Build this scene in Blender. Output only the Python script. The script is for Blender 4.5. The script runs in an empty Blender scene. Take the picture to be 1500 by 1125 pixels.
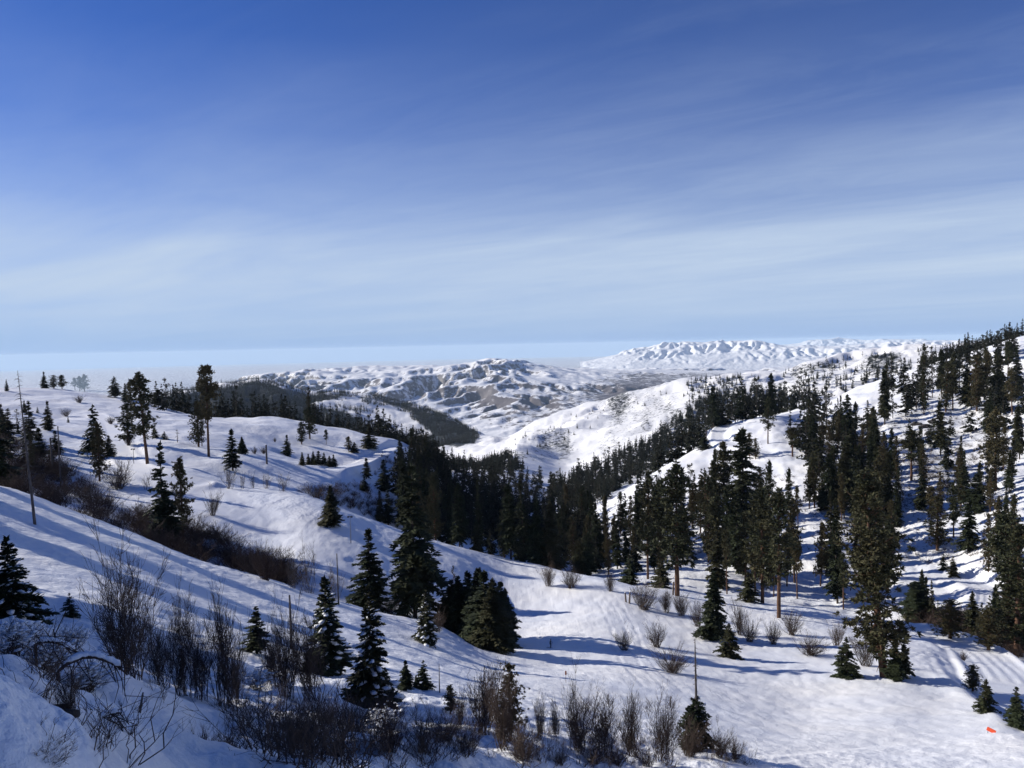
import bpy, bmesh, math, random
import numpy as np
from mathutils import Vector, Matrix
random.seed(7); RNG = np.random.default_rng(7)
C = bpy.context.scene.collection
sc = bpy.context.scene

# ------------------------------------------------------------------ camera
FOC = 1125.0; PITCH = math.atan(57/1125.0); ROLL = 0.021
_R0 = np.array([1., 0, 0]); _U0 = np.array([0, math.sin(PITCH), math.cos(PITCH)]); CF = np.array([0, math.cos(PITCH), -math.sin(PITCH)])
CR = math.cos(ROLL)*_R0 - math.sin(ROLL)*_U0
CU = math.cos(ROLL)*_U0 + math.sin(ROLL)*_R0
cam = bpy.data.objects.new("camera", bpy.data.cameras.new("camera")); C.objects.link(cam)
cam.matrix_world = Matrix(((CR[0], CU[0], -CF[0], 0), (CR[1], CU[1], -CF[1], 0), (CR[2], CU[2], -CF[2], 0), (0, 0, 0, 1)))
cam.data.sensor_fit = 'HORIZONTAL'; cam.data.sensor_width = 36; cam.data.lens = 36*FOC/1500
cam.data.clip_start = 0.1; cam.data.clip_end = 400000
sc.camera = cam

def ray(u, v):
    """direction of a photo position as azimuth (rad) and tangent of elevation"""
    d = CF*FOC + CR*(u-750) - CU*(v-562.5)
    return math.atan2(d[0], d[1]), d[2]/math.hypot(d[0], d[1])
def project(P):
    P = np.asarray(P); w = P @ CF
    return 750 + FOC*(P @ CR)/w, 562.5 - FOC*(P @ CU)/w, w

# ------------------------------------------------------------------ noise
def _hash(ix, iy, s):
    h = (ix.astype(np.int64)*374761393 + iy.astype(np.int64)*668265263 + s*1442695041) & 0xffffffff
    h = ((h ^ (h >> 13))*1274126177) & 0xffffffff
    h = ((h ^ (h >> 16))*2246822519) & 0xffffffff
    return ((h ^ (h >> 15)) & 0xffff)/65535.0
def gnoise(x, y, s=0):
    ix = np.floor(x); iy = np.floor(y); fx = x-ix; fy = y-iy
    ux = fx*fx*fx*(fx*(fx*6-15)+10); uy = fy*fy*fy*(fy*(fy*6-15)+10)
    def g(dx, dy):
        a = _hash(ix+dx, iy+dy, s)*2*np.pi
        return np.cos(a)*(fx-dx) + np.sin(a)*(fy-dy)
    a = g(0, 0)*(1-ux) + g(1, 0)*ux; b = g(0, 1)*(1-ux) + g(1, 1)*ux
    return (a*(1-uy) + b*uy)*1.5
def fbm(x, y, o=5, s=0, gain=.5):
    t = np.zeros_like(x); a = 1.0
    for k in range(o):
        t += a*gnoise(x*2**k + 17.3*k, y*2**k - 9.1*k, s+k); a *= gain
    return t
def ridged(x, y, o=5, s=0):
    t = np.zeros_like(x); a = 1.0; w = 1.0
    for k in range(o):
        n = (1-np.abs(gnoise(x*2**k + 7.3*k, y*2**k + 3.1*k, s+k)))**2
        t += a*n*w; w = np.clip(n*1.3, 0, 1); a *= .5
    return t
def sstep(a, b, x):
    t = np.clip((x-a)/(b-a), 0, 1); return t*t*(3-2*t)

# ------------------------------------------------------------------ terrain: feature lines (photo u, v, ground distance in metres)
def Z(z, R): return ('z', z, R)
L = [
 [(0, Z(-1.75, 1.0)), (1500, Z(-1.75, 1.0))],
 [(-700, 1150, 6), (-200, 1120, 6), (0, 1125, 7), (150, 1125, 9), (300, 1125, 14), (450, 1125, 16), (600, 1125, 22), (750, 1125, 30), (900, 1125, 44), (1050, 1125, 52), (1200, 1125, 60), (1350, 1125, 66), (1500, 1125, 70), (1900, 1120, 72), (2300, 1120, 72)],
 [(-700, 1000, 12), (-200, 985, 12), (0, 988, 14), (150, 1010, 20), (300, 1060, 24), (450, 1080, 27), (600, 1085, 31), (750, 1095, 37), (900, 1100, 50), (1050, 1098, 60), (1200, 1100, 70), (1350, 1103, 76), (1500, 1107, 77), (1900, 1100, 80), (2300, 1100, 80)],
 [(-700, 960, 20), (-200, 935, 24), (0, 930, 26), (150, 978, 34), (300, 1015, 38), (450, 1035, 42), (600, 1045, 46), (750, 1055, 50), (900, 1068, 60), (1050, 1080, 68), (1200, 1074, 86), (1350, 1080, 88), (1500, 1094, 83), (1900, 1080, 95), (2300, 1070, 95)],
 [(-700, 900, 50), (-200, 880, 55), (0, 915, 55), (150, 930, 55), (300, 958, 60), (450, 985, 62), (600, 1000, 65), (750, 1018, 70), (900, 1028, 80), (1050, 1047, 88), (1200, 1045, 104), (1350, 1050, 104), (1500, 1083, 89), (1900, 1050, 115), (2300, 1030, 115)],
 [(-700, 740, 95), (-200, 760, 95), (0, 800, 95), (150, 830, 95), (300, 885, 90), (450, 925, 90), (600, 955, 92), (750, 989, 95), (900, 995, 104), (1050, 1010, 110), (1200, 1010, 122), (1350, 1016, 122), (1440, 1034, 114), (1500, 1074, 95), (1900, 1030, 135), (2300, 990, 135)],
 [(-700, 640, 150), (-200, 680, 150), (0, 714, 150), (93, 744, 148), (187, 776, 145), (300, 820, 138), (400, 850, 132), (463, 873, 128), (557, 897, 126), (647, 920, 126), (703, 950, 124), (770, 966, 120), (830, 974, 121), (900, 968, 127), (1050, 975, 134), (1200, 975, 142), (1350, 985, 142), (1420, 1014, 124), (1500, 1067, 102), (1900, 1005, 155), (2300, 955, 155)],
 [(-700, 650, 190), (-200, 700, 190), (0, 737, 188), (93, 765, 182), (187, 797, 168), (300, 846, 155), (400, 872, 148), (463, 890, 142), (557, 908, 140), (647, 925, 139), (703, 948, 137), (770, 950, 136), (900, 932, 149), (1050, 936, 159), (1200, 940, 165), (1350, 955, 166), (1420, 1012, 137), (1500, 1068, 117), (1900, 985, 178), (2300, 930, 178)],
 [(-700, 620, 240), (-200, 670, 240), (0, 700, 236), (150, 735, 222), (300, 785, 190), (400, 812, 180), (450, 815, 174), (600, 862, 168), (660, 888, 165), (750, 915, 168), (900, 897, 174), (1050, 905, 184), (1200, 915, 187), (1350, 936, 190), (1420, 958, 177), (1500, 1017, 139), (1900, 960, 200), (2300, 900, 200)],
 [(-700, 600, 290), (-200, 640, 285), (0, 668, 280), (150, 700, 262), (250, 706, 250), (350, 715, 248), (457, 728, 240), (500, 743, 235), (582, 771, 235), (650, 790, 238), (740, 815, 245), (850, 838, 225), (940, 860, 205), (1000, 869, 208), (1100, 880, 210), (1200, 893, 212), (1313, 916, 208), (1400, 940, 201), (1453, 967, 182), (1500, 1002, 154), (1900, 930, 220), (2300, 860, 230)],
 [(-700, 590, 330), (-200, 625, 320), (0, 652, 312), (150, 682, 300), (250, 690, 282), (350, 713, 268), (457, 731, 262), (500, 750, 260), (582, 792, 270), (650, 812, 272), (740, 832, 280), (850, 858, 262), (940, 872, 240), (1000, 878, 240), (1100, 890, 242), (1200, 902, 244), (1313, 930, 236), (1400, 952, 228), (1453, 975, 208), (1500, 1010, 180), (1900, 900, 250), (2300, 820, 260)],
 [(-700, 580, 380), (-200, 610, 370), (0, 630, 360), (150, 652, 340), (250, 662, 320), (350, 664, 315), (438, 680, 318), (491, 686, 325), (585, 738, 315), (650, 805, 315), (740, 835, 330), (850, 845, 310), (940, 850, 290), (1000, 850, 285), (1100, 855, 285), (1200, 868, 278), (1313, 893, 262), (1400, 905, 250), (1500, 960, 214), (1900, 830, 300), (2300, 750, 310)],
 [(-700, 570, 440), (-200, 595, 430), (0, 612, 420), (150, 627, 400), (250, 640, 372), (350, 663, 345), (438, 679, 360), (491, 682, 370), (585, 700, 380), (650, 780, 370), (740, 800, 430), (850, 800, 380), (940, 800, 350), (1000, 795, 350), (1100, 790, 345), (1200, 800, 330), (1313, 840, 312), (1400, 850, 300), (1500, 880, 270), (1900, 760, 370), (2300, 670, 380)],
 [(-700, 565, 520), (-200, 580, 520), (0, 588, 520), (150, 598, 490), (250, 612, 450), (350, 630, 420), (438, 641, 430), (491, 648, 430), (585, 662, 425), (650, 735, 470), (740, 755, 540), (850, 775, 440), (940, 740, 430), (1000, 730, 420), (1100, 710, 430), (1200, 715, 410), (1313, 760, 370), (1400, 780, 350), (1500, 770, 340), (1900, 660, 430), (2300, 580, 430)],
 [(-700, 563, 620), (-200, 570, 640), (0, 570, 650), (75, 570, 640), (149, 578, 620), (227, 594, 580), (293, 608, 545), (350, 614, 520), (403, 617, 510), (483, 627, 500), (534, 635, 495), (590, 647, 490), (650, 690, 560), (740, 712, 700), (800, 740, 600), (860, 748, 500), (943, 702, 500), (1010, 664, 540), (1060, 626, 620), (1130, 612, 600), (1200, 640, 540), (1313, 670, 470), (1400, 680, 450), (1500, 660, 450), (1900, 560, 500), (2300, 500, 500)],
 [(-700, 590, 850), (0, 592, 880), (149, 620, 850), (293, 665, 800), (403, 685, 800), (483, 692, 800), (590, 695, 780), (650, 690, 820), (740, 700, 900), (830, 745, 750), (943, 718, 700), (1010, 685, 720), (1060, 645, 770), (1130, 616, 740), (1200, 598, 720), (1244, 577, 760), (1335, 543, 820), (1404, 521, 860), (1500, 496, 850), (1900, 440, 800), (2300, 400, 800)],
 [(-700, 650, 1500), (0, 640, 1500), (300, 670, 1500), (450, 690, 1500), (600, 690, 1500), (740, 685, 1200), (830, 705, 1050), (943, 690, 1000), (1010, 655, 1050), (1060, 635, 1050), (1130, 610, 1000), (1200, 592, 950), (1244, 592, 980), (1335, 562, 1050), (1404, 537, 1100), (1500, 508, 1050), (1900, 450, 1000), (2300, 410, 1000)],
 [(-700, 660, 2500), (0, 650, 2500), (300, 640, 2800), (450, 635, 3000), (600, 650, 3000), (700, 655, 2400), (760, 665, 1500), (830, 690, 1350), (900, 645, 1600), (1010, 605, 1700), (1060, 597, 1650), (1130, 587, 1500), (1200, 562, 1600), (1335, 535, 1700), (1404, 525, 1700), (1500, 505, 1600), (1900, 460, 1600), (2300, 420, 1600)],
 [(-700, 640, 3400), (0, 620, 3500), (150, 603, 3500), (220, 584, 3800), (300, 568, 4200), (380, 556, 4500), (410, 561, 4400), (450, 575, 4300), (500, 577, 4200), (545, 578, 4200), (600, 593, 4000), (650, 608, 3800), (690, 628, 3500), (740, 645, 2600), (765, 632, 2300), (800, 616, 2500), (850, 598, 2700), (900, 584, 2900), (960, 568, 3000), (1010, 556, 2900), (1060, 552, 2700), (1130, 548, 2500), (1200, 529, 2500), (1280, 517, 2400), (1350, 512, 2300), (1404, 511, 2200), (1500, 503, 2100), (1900, 470, 2100), (2300, 440, 2100)],
 [(-700, Z(-800, 6000)), (200, Z(-760, 6000)), (700, Z(-690, 5200)), (1000, Z(-640, 5200)), (1500, Z(-600, 5200)), (2300, Z(-600, 5200))],
 [(-700, Z(-900, 8000)), (300, Z(-900, 8000)), (500, Z(-800, 7600)), (735, 625, 6600), (850, 625, 6600), (1000, 610, 6900), (1200, Z(-640, 7000)), (2300, Z(-600, 7000))],
 [(-700, Z(-950, 10500)), (180, Z(-930, 10500)), (400, 578, 10500), (500, 572, 10300), (600, 573, 9500), (735, 570, 8800), (800, 572, 8800), (850, 575, 9000), (950, 570, 9500), (1100, 560, 10000), (1250, 558, 10000), (1500, 556, 10000), (2300, 550, 10000)],
 [(-700, Z(-980, 14500)), (180, Z(-980, 14500)), (320, 566, 14300), (400, 555, 14000), (450, 548, 14000), (500, 543, 13500), (600, 539, 13000), (680, 532, 12000), (735, 529, 11500), (790, 533, 12000), (850, 542, 13000), (950, 543, 14000), (1100, 543, 15000), (1250, 538, 15000), (1500, 530, 15000), (2300, 530, 15000)],
 [(-700, Z(-1000, 20000)), (1000, Z(-980, 20000)), (2300, Z(-900, 20000))],
 [(-700, Z(-1000, 45000)), (2300, Z(-1000, 45000))],
 [(-700, Z(-1000, 130000)), (2300, Z(-1000, 130000))],
]
def pchip(x, y, xq):
    """monotone cubic through (x, y), constant beyond the ends"""
    x = np.asarray(x, float); y = np.asarray(y, float); h = np.diff(x); d = np.diff(y)/h; m = np.zeros_like(y)
    if len(x) == 2: return np.interp(xq, x, y)
    for i in range(1, len(x)-1):
        if d[i-1]*d[i] > 0:
            w1 = 2*h[i]+h[i-1]; w2 = h[i]+2*h[i-1]; m[i] = (w1+w2)/(w1/d[i-1]+w2/d[i])
    m[0] = d[0]; m[-1] = d[-1]
    xq = np.clip(xq, x[0], x[-1]); k = np.clip(np.searchsorted(x, xq, 'right')-1, 0, len(x)-2)
    t = (xq-x[k])/h[k]
    return ((1+2*t)*(1-t)**2*y[k] + t*(1-t)**2*h[k]*m[k] + t*t*(3-2*t)*y[k+1] + t*t*(t-1)*h[k]*m[k+1])
AZ = np.radians(np.concatenate([np.linspace(-85, -37, 60, endpoint=False), np.linspace(-37, 37, 720), np.linspace(37, 75, 40)[1:]]))
LR = np.log(np.concatenate([np.geomspace(1.0, 8, 40, endpoint=False), np.geomspace(8, 60, 290, endpoint=False), np.geomspace(60, 1000, 420, endpoint=False),
                            np.geomspace(1000, 5200, 180, endpoint=False), np.geomspace(5200, 17000, 330, endpoint=False), np.geomspace(17000, 20000, 16, endpoint=False), np.geomspace(20000, 120000, 70)]))
lineR = []; lineT = []
for ln in L:
    A = []; RR = []; TT = []
    for p in ln:
        if isinstance(p[1], tuple): a, _ = ray(p[0], 560); A.append(a); RR.append(math.log(p[1][2])); TT.append(p[1][1]/p[1][2])
        else: a, t = ray(p[0], p[1]); A.append(a); RR.append(math.log(p[2])); TT.append(t)
    lineR.append(pchip(A, RR, AZ)); lineT.append(pchip(A, TT, AZ))
lineR = np.array(lineR); lineT = np.array(lineT)
T = np.zeros((len(LR), len(AZ)))
for j in range(len(AZ)):
    r = lineR[:, j].copy()
    for i in range(1, len(r)): r[i] = max(r[i], r[i-1]+.02)
    T[:, j] = pchip(r, lineT[:, j], LR)
R = np.exp(LR)[:, None]*np.ones((1, len(AZ)))
X = R*np.sin(AZ)[None, :]; Y = R*np.cos(AZ)[None, :]; ZZ = T*R
# soften knots slightly along the range direction, then relief
def smooth(a, n):
    for _ in range(n):
        a[1:-1] = (a[:-2]+2*a[1:-1]+a[2:])/4
        a[:, 1:-1] = (a[:, :-2]+2*a[:, 1:-1]+a[:, 2:])/4
    return a
Ts = smooth(T.copy(), 6); ZZ = Ts*R
Up, Vp, _w = project(np.stack([X, Y, ZZ], -1)); Up = np.where(_w > 0, Up, -9999)
near = 1-sstep(45, 90, R); mid = sstep(60, 200, R)*(1-sstep(900, 1800, R)); far1 = sstep(900, 1800, R)*(1-sstep(4800, 5600, R)); far2 = sstep(5200, 7500, R)*(1-sstep(15500, 19000, R))
ZZ += near*sstep(2, 9, R)*(.55*fbm(X/7, Y/7, 4, 11)*(1-.75*sstep(700, 1000, Up)) + .16*fbm(X/1.6, Y/1.6, 3, 12) + .05*fbm(X/.5, Y/.5, 3, 13))
ZZ += .10*fbm(X/3.0, Y/3.0, 3, 15)*sstep(30, 60, R)*(1-sstep(200, 400, R))
ZZ += (.45+.45*sstep(230, 330, R))*fbm(X/28, Y/28, 4, 21)*sstep(50, 130, R)*(1-sstep(600, 1200, R))
ZZ -= R**2/(2*7.4e6)*sstep(3000, 9000, R)
rough = sstep(930, 1080, Up)*sstep(190, 240, R)
ZZ += mid*(2.5*fbm(X/90, Y/90, 4, 22) + rough*(1.0*fbm(X/14, Y/14, 4, 24)))*sstep(150, 300, R)
rv = (ridged(X/420, Y/420, 5, 31)-1.1)
ZZ += far1*(16*rv + 5*fbm(X/110, Y/110, 4, 33))
wx = X + 500*fbm(X/2500, Y/2500, 3, 41); wy = Y + 500*fbm(X/2500, Y/2500, 3, 42)
rf = ridged(wx/1900, wy/1900, 8, 43)
lowright = 1-.55*sstep(820, 950, Up)
ZZ += far2*lowright*(70*(rf-1.15) + 34*fbm(X/420, Y/420, 4, 47))*np.where(Up < 330, .25, 1.0)
ZZ += sstep(14000, 20000, R)*(26*fbm(X/3500, Y/3500, 5, 51))
ZZ += .075*fbm(X/2.4, Y/2.4, 4, 17)*sstep(45, 75, R)*(1-sstep(230, 330, R))
# ravines: let water run over the far hills for a while
def zat_v(x, y):
    a = np.arctan2(x, y); r = np.log(np.maximum(np.hypot(x, y), 1.01))
    j = np.clip(np.searchsorted(AZ, a)-1, 0, len(AZ)-2); i = np.clip(np.searchsorted(LR, r)-1, 0, len(LR)-2)
    s = np.clip((a-AZ[j])/(AZ[j+1]-AZ[j]), 0, 1); t = np.clip((r-LR[i])/(LR[i+1]-LR[i]), 0, 1)
    return (ZZ[i, j]*(1-s)+ZZ[i, j+1]*s)*(1-t) + (ZZ[i+1, j]*(1-s)+ZZ[i+1, j+1]*s)*t
def erode(z, cell, n, K, diff=.06):
    z = z.astype(np.float64).copy(); ny, nx = z.shape; A = np.ones((ny, nx)); idx = np.arange(ny*nx).reshape(ny, nx)
    offs = [(-1, -1), (-1, 0), (-1, 1), (0, -1), (0, 1), (1, -1), (1, 0), (1, 1)]
    for it in range(n):
        zp = np.pad(z, 1, mode='edge'); best = np.zeros((ny, nx)); rec = idx.copy(); lo = np.full((ny, nx), 1e9)
        for dy, dx in offs:
            nb = zp[1+dy:1+dy+ny, 1+dx:1+dx+nx]; d = 1.414 if dx and dy else 1.0
            sl = (z-nb)/(cell*d); m = sl > best; best[m] = sl[m]; rec[m] = (idx+dy*nx+dx)[m]; lo = np.minimum(lo, nb)
        rec = np.clip(rec, 0, ny*nx-1); flow = np.where(best > 0, A, 0).ravel()
        A = 1+np.bincount(rec.ravel(), weights=flow, minlength=ny*nx).reshape(ny, nx)
        dz = np.minimum(K*np.sqrt(A)*best, .45*best*cell); z -= dz
        z = np.where(best <= 0, np.maximum(z, lo+.02), z)
        lap = (zp[:-2, 1:-1]+zp[2:, 1:-1]+zp[1:-1, :-2]+zp[1:-1, 2:]-4*zp[1:-1, 1:-1]); z += diff*lap*np.clip(1-A/40, 0, 1)
    return z
def boxblur(a, r):
    for ax in (0, 1):
        for _ in range(2):
            p = np.pad(a, [(r+1, r) if k == ax else (0, 0) for k in (0, 1)], mode='edge'); c = np.cumsum(p, axis=ax); n = a.shape[ax]
            a = (np.take(c, np.arange(2*r+1, 2*r+1+n), axis=ax)-np.take(c, np.arange(0, n), axis=ax))/(2*r+1)
    return a
def carve(x0, x1, y0, y1, cell, n, K, wfun, diff, lim, br):
    gx = np.arange(x0, x1, cell); gy = np.arange(y0, y1, cell); GX, GY = np.meshgrid(gx, gy); z0 = zat_v(GX, GY); z1 = erode(z0, cell, n, K, diff); D = z1-z0; D = np.clip(D-boxblur(D, br), -lim, lim)
    m = (X > x0) & (X < x1-2*cell) & (Y > y0) & (Y < y1-2*cell); fx = (X[m]-x0)/cell; fy = (Y[m]-y0)/cell; i = np.clip(fy.astype(int), 0, len(gy)-2); j = np.clip(fx.astype(int), 0, len(gx)-2); s = fx-j; t = fy-i
    d = (D[i, j]*(1-s)+D[i, j+1]*s)*(1-t)+(D[i+1, j]*(1-s)+D[i+1, j+1]*s)*t
    ZZ[m] += d*wfun(R[m])
carve(-6500, 12500, 4600, 17500, 34, 230, .9, lambda r: sstep(5000, 6200, r)*(1-sstep(15500, 17000, r)), .012, 130, 26)
carve(-2200, 2500, 900, 4700, 12, 150, .28, lambda r: sstep(950, 1300, r)*(1-sstep(4300, 4900, r)), .02, 5, 16)

def zat(x, y):
    a = math.atan2(x, y); r = math.log(max(math.hypot(x, y), 1.01))
    j = np.clip(np.searchsorted(AZ, a)-1, 0, len(AZ)-2); i = np.clip(np.searchsorted(LR, r)-1, 0, len(LR)-2)
    s = (a-AZ[j])/(AZ[j+1]-AZ[j]); t = (r-LR[i])/(LR[i+1]-LR[i]); s = min(max(s, 0), 1); t = min(max(t, 0), 1)
    return float((ZZ[i, j]*(1-s)+ZZ[i, j+1]*s)*(1-t) + (ZZ[i+1, j]*(1-s)+ZZ[i+1, j+1]*s)*t)
def ground(u, v, rmin=0, rmax=1e9, first=True):
    """the place on the ground seen at a photo position, beyond rmin"""
    a, t = ray(u, v); j = int(np.clip(np.searchsorted(AZ, a), 0, len(AZ)-1))
    col = ZZ[:, j]/R[:, j]; ok = (R[:, j] >= max(rmin, 3)) & (R[:, j] <= rmax); d = col - t
    idx = np.where(ok[:-1] & ok[1:] & (d[:-1]*d[1:] <= 0))[0]
    if len(idx) == 0:
        c = np.where(ok)[0]; i = c[np.argmin(np.abs(d[c]))]; r = R[i, j]
    else:
        i = idx[0]; f = d[i]/(d[i]-d[i+1]+1e-12); r = math.exp(LR[i]+(LR[i+1]-LR[i])*f)
    x, y = r*math.sin(a), r*math.cos(a)
    return x, y, zat(x, y)

# ------------------------------------------------------------------ materials
def new_mat(name):
    m = bpy.data.materials.new(name); m.use_nodes = True; nt = m.node_tree
    return m, nt, nt.nodes, nt.links, nt.nodes['Principled BSDF']
def N(nd, t, **k):
    n = nd.new(t)
    for a, b in k.items(): setattr(n, a, b)
    return n
def mixc(nd, lk, fac, a, b):
    n = nd.new('ShaderNodeMix'); n.data_type = 'RGBA'
    for s, val in ((n.inputs[0], fac), (n.inputs[6], a), (n.inputs[7], b)):
        if hasattr(val, 'links'): lk.new(val, s)
        else: s.default_value = val
    return n.outputs[2]
def ramp(nd, lk, src, p0, c0, p1, c1):
    n = nd.new('ShaderNodeValToRGB'); e = n.color_ramp.elements
    e[0].position = p0; e[0].color = (*c0, 1) if len(c0) == 3 else c0; e[1].position = p1; e[1].color = (*c1, 1) if len(c1) == 3 else c1
    lk.new(src, n.inputs[0]); return n.outputs[0]
def noise(nd, lk, vec, scale, detail=4, rough=.5):
    n = nd.new('ShaderNodeTexNoise'); n.inputs['Scale'].default_value = scale; n.inputs['Detail'].default_value = detail; n.inputs['Roughness'].default_value = rough
    lk.new(vec, n.inputs['Vector']); return n.outputs[0]
def math_(nd, lk, op, a, b=None, clamp=False):
    n = nd.new('ShaderNodeMath'); n.operation = op; n.use_clamp = clamp
    for s, val in zip(n.inputs, (a, b)):
        if val is None: continue
        if hasattr(val, 'links'): lk.new(val, s)
        else: s.default_value = val
    return n.outputs[0]

# snow with two sorts of cover painted by attribute: brush (low dry scrub; far off also forest floor with painted shade) and earth (bare steep ground)
def snow_mat(name, far=False):
    m, nt, nd, lk, b = new_mat(name)
    geo = nd.new('ShaderNodeNewGeometry'); pos = geo.outputs['Position']
    at = nd.new('ShaderNodeAttribute'); at.attribute_name = 'cover'; sep = nd.new('ShaderNodeSeparateColor'); lk.new(at.outputs['Color'], sep.inputs[0])
    brush, earth, groom = sep.outputs[0], sep.outputs[1], sep.outputs[2]
    snow = (.87, .86, .85, 1)
    if far:
        col = mixc(nd, lk, ramp(nd, lk, noise(nd, lk, pos, .004, 3), .4, (0, 0, 0), .6, (1, 1, 1)), snow, (.80, .80, .80, 1))
        n1 = noise(nd, lk, pos, .011, 12, .72)
        k = math_(nd, lk, 'ADD', n1, math_(nd, lk, 'MULTIPLY', earth, .5))
        k = ramp(nd, lk, k, .66, (0, 0, 0), .74, (1, 1, 1))
        ec = mixc(nd, lk, noise(nd, lk, pos, .02, 4), (.09, .08, .085, 1), (.19, .165, .16, 1))
        col = mixc(nd, lk, k, col, ec)
        n2 = noise(nd, lk, pos, .11, 9, .78)
        k2 = math_(nd, lk, 'ADD', n2, math_(nd, lk, 'MULTIPLY', brush, .42))
        k2 = ramp(nd, lk, k2, .70, (0, 0, 0), .80, (1, 1, 1))
        col = mixc(nd, lk, k2, col, (.026, .029, .026, 1))  # scrub and forest floor, colour darkened for the shade on the wooded ridge
        lk.new(col, b.inputs['Base Color'])
        bp = nd.new('ShaderNodeBump'); bp.inputs['Strength'].default_value = .8; bp.inputs['Distance'].default_value = 9
        lk.new(noise(nd, lk, pos, .009, 12, .66), bp.inputs['Height']); lk.new(bp.outputs[0], b.inputs['Normal'])
    else:
        col = mixc(nd, lk, ramp(nd, lk, noise(nd, lk, pos, .06, 4), .35, (0, 0, 0), .65, (1, 1, 1)), snow, (.76, .78, .83, 1))
        n2 = noise(nd, lk, pos, .55, 8, .75)
        k2 = math_(nd, lk, 'ADD', n2, math_(nd, lk, 'MULTIPLY', brush, .22))
        k2 = ramp(nd, lk, k2, .66, (0, 0, 0), .78, (1, 1, 1))
        col = mixc(nd, lk, k2, col, (.13, .11, .10, 1))
        lk.new(col, b.inputs['Base Color'])
        # height: wind-blown crust off piste, combed lines on the groomed runs
        h1 = noise(nd, lk, pos, 1.3, 8, .62)
        mp = nd.new('ShaderNodeMapping'); mp.inputs['Rotation'].default_value = (0, 0, .5); mp.inputs['Scale'].default_value = (2.6, .12, .5); lk.new(pos, mp.inputs[0])
        h2 = noise(nd, lk, mp.outputs[0], 1.0, 5, .65)
        mp3 = nd.new('ShaderNodeMapping'); mp3.inputs['Rotation'].default_value = (0, 0, -.35); mp3.inputs['Scale'].default_value = (.9, .06, .3); lk.new(pos, mp3.inputs[0])
        h3 = noise(nd, lk, mp3.outputs[0], 1.0, 4, .6)
        hf = noise(nd, lk, pos, 4.5, 8, .7)
        hg = math_(nd, lk, 'ADD', math_(nd, lk, 'ADD', math_(nd, lk, 'MULTIPLY', h2, .22), math_(nd, lk, 'MULTIPLY', hf, .42)), math_(nd, lk, 'MULTIPLY', h3, .22))
        h4 = noise(nd, lk, pos, .33, 5, .6)
        hr = math_(nd, lk, 'ADD', math_(nd, lk, 'MULTIPLY', h1, .8), math_(nd, lk, 'MULTIPLY', h4, 1.6))
        mx = nd.new('ShaderNodeMix'); lk.new(groom, mx.inputs[0]); lk.new(hr, mx.inputs[2]); lk.new(hg, mx.inputs[3])
        bp = nd.new('ShaderNodeBump'); bp.inputs['Strength'].default_value = .9; bp.inputs['Distance'].default_value = .30
        lk.new(mx.outputs[0], bp.inputs['Height']); lk.new(bp.outputs[0], b.inputs['Normal'])
    b.inputs['Roughness'].default_value = .6; b.inputs['Specular IOR Level'].default_value = .25
    return m
M_SNOW = snow_mat('snow_near'); M_FAR = snow_mat('snow_far', True)

def inpoly(px, py, poly):
    c = np.zeros(px.shape, bool); n = len(poly)
    for i in range(n):
        x0, y0 = poly[i]; x1, y1 = poly[(i+1) % n]
        hit = ((y0 > py) != (y1 > py)) & (px < (x1-x0)*(py-y0)/((y1-y0) or 1e-9)+x0)
        c ^= hit
    return c
Up, Vp, _w = project(np.stack([X, Y, ZZ], -1)); Up = np.where(_w > 0, Up, -9999)
# covers
dzr = np.gradient(ZZ, axis=0)/np.gradient(R, axis=0); dza = np.gradient(ZZ, axis=1)/(np.gradient(AZ)[None, :]*R)
slope = np.hypot(dzr, dza)
cb = np.zeros_like(R); ce = np.zeros_like(R); cg = np.zeros_like(R)
def soft(poly, rmin, rmax, val, arr):
    m = inpoly(Up, Vp, poly) & (R > rmin) & (R < rmax); mm = m.astype(float)
    arr[:] = np.maximum(arr, smooth(mm, 3)*val)
soft([(1150, 560), (1320, 640), (1500, 560), (1500, 900), (1400, 840), (1330, 820), (1180, 760), (1000, 800), (900, 830), (860, 770), (1000, 720), (1200, 690), (1240, 640)], 230, 900, .55, cb)
soft([(1230, 640), (1330, 600), (1440, 600), (1500, 640), (1480, 720), (1330, 750), (1230, 700)], 300, 900, 1.15, cb)
soft([(740, 660), (820, 640), (900, 650), (1010, 560), (1040, 600), (960, 680), (850, 710), (760, 690)], 1200, 3200, .62, cb)
soft([(740, 640), (900, 575), (1010, 555), (1020, 640), (850, 715)], 1200, 3200, .52, cb)
soft([(1130, 590), (1130, 540), (1350, 505), (1350, 560), (1200, 580)], 900, 2800, .6, cb)
soft([(0, 610), (120, 640), (260, 700), (100, 700), (0, 690)], 150, 400, .3, cb)
soft([(440, 740), (0, 560), (560, 600), (700, 660), (560, 700)], 2000, 5000, .4, cb)
soft([(1090, 570), (1060, 560), (990, 570), (1000, 620), (1080, 620)], 1000, 3000, .6, cb)
ce[:] = far2*np.clip((slope-.30)*1.2, 0, .42) + far2*(.12+.26*sstep(650, 800, Up)*(1-sstep(880, 1000, Up)))*sstep(535, 590, Vp)
ce[:] += sstep(15000, 22000, R)*.34
ce[:] += far2*.42*sstep(840, 940, Up)*sstep(540, 550, Vp)
ce = np.clip(ce, 0, 1); cbn = .55+.9*fbm(X/(8+R*.05), Y/(8+R*.05), 4, 77)
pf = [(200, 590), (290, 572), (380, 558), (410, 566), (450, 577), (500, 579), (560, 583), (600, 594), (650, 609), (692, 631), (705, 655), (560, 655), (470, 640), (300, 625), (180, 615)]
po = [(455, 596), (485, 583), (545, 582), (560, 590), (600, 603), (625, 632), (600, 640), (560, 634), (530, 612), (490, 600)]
cb *= np.clip(cbn, 0, 1.3)
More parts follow.
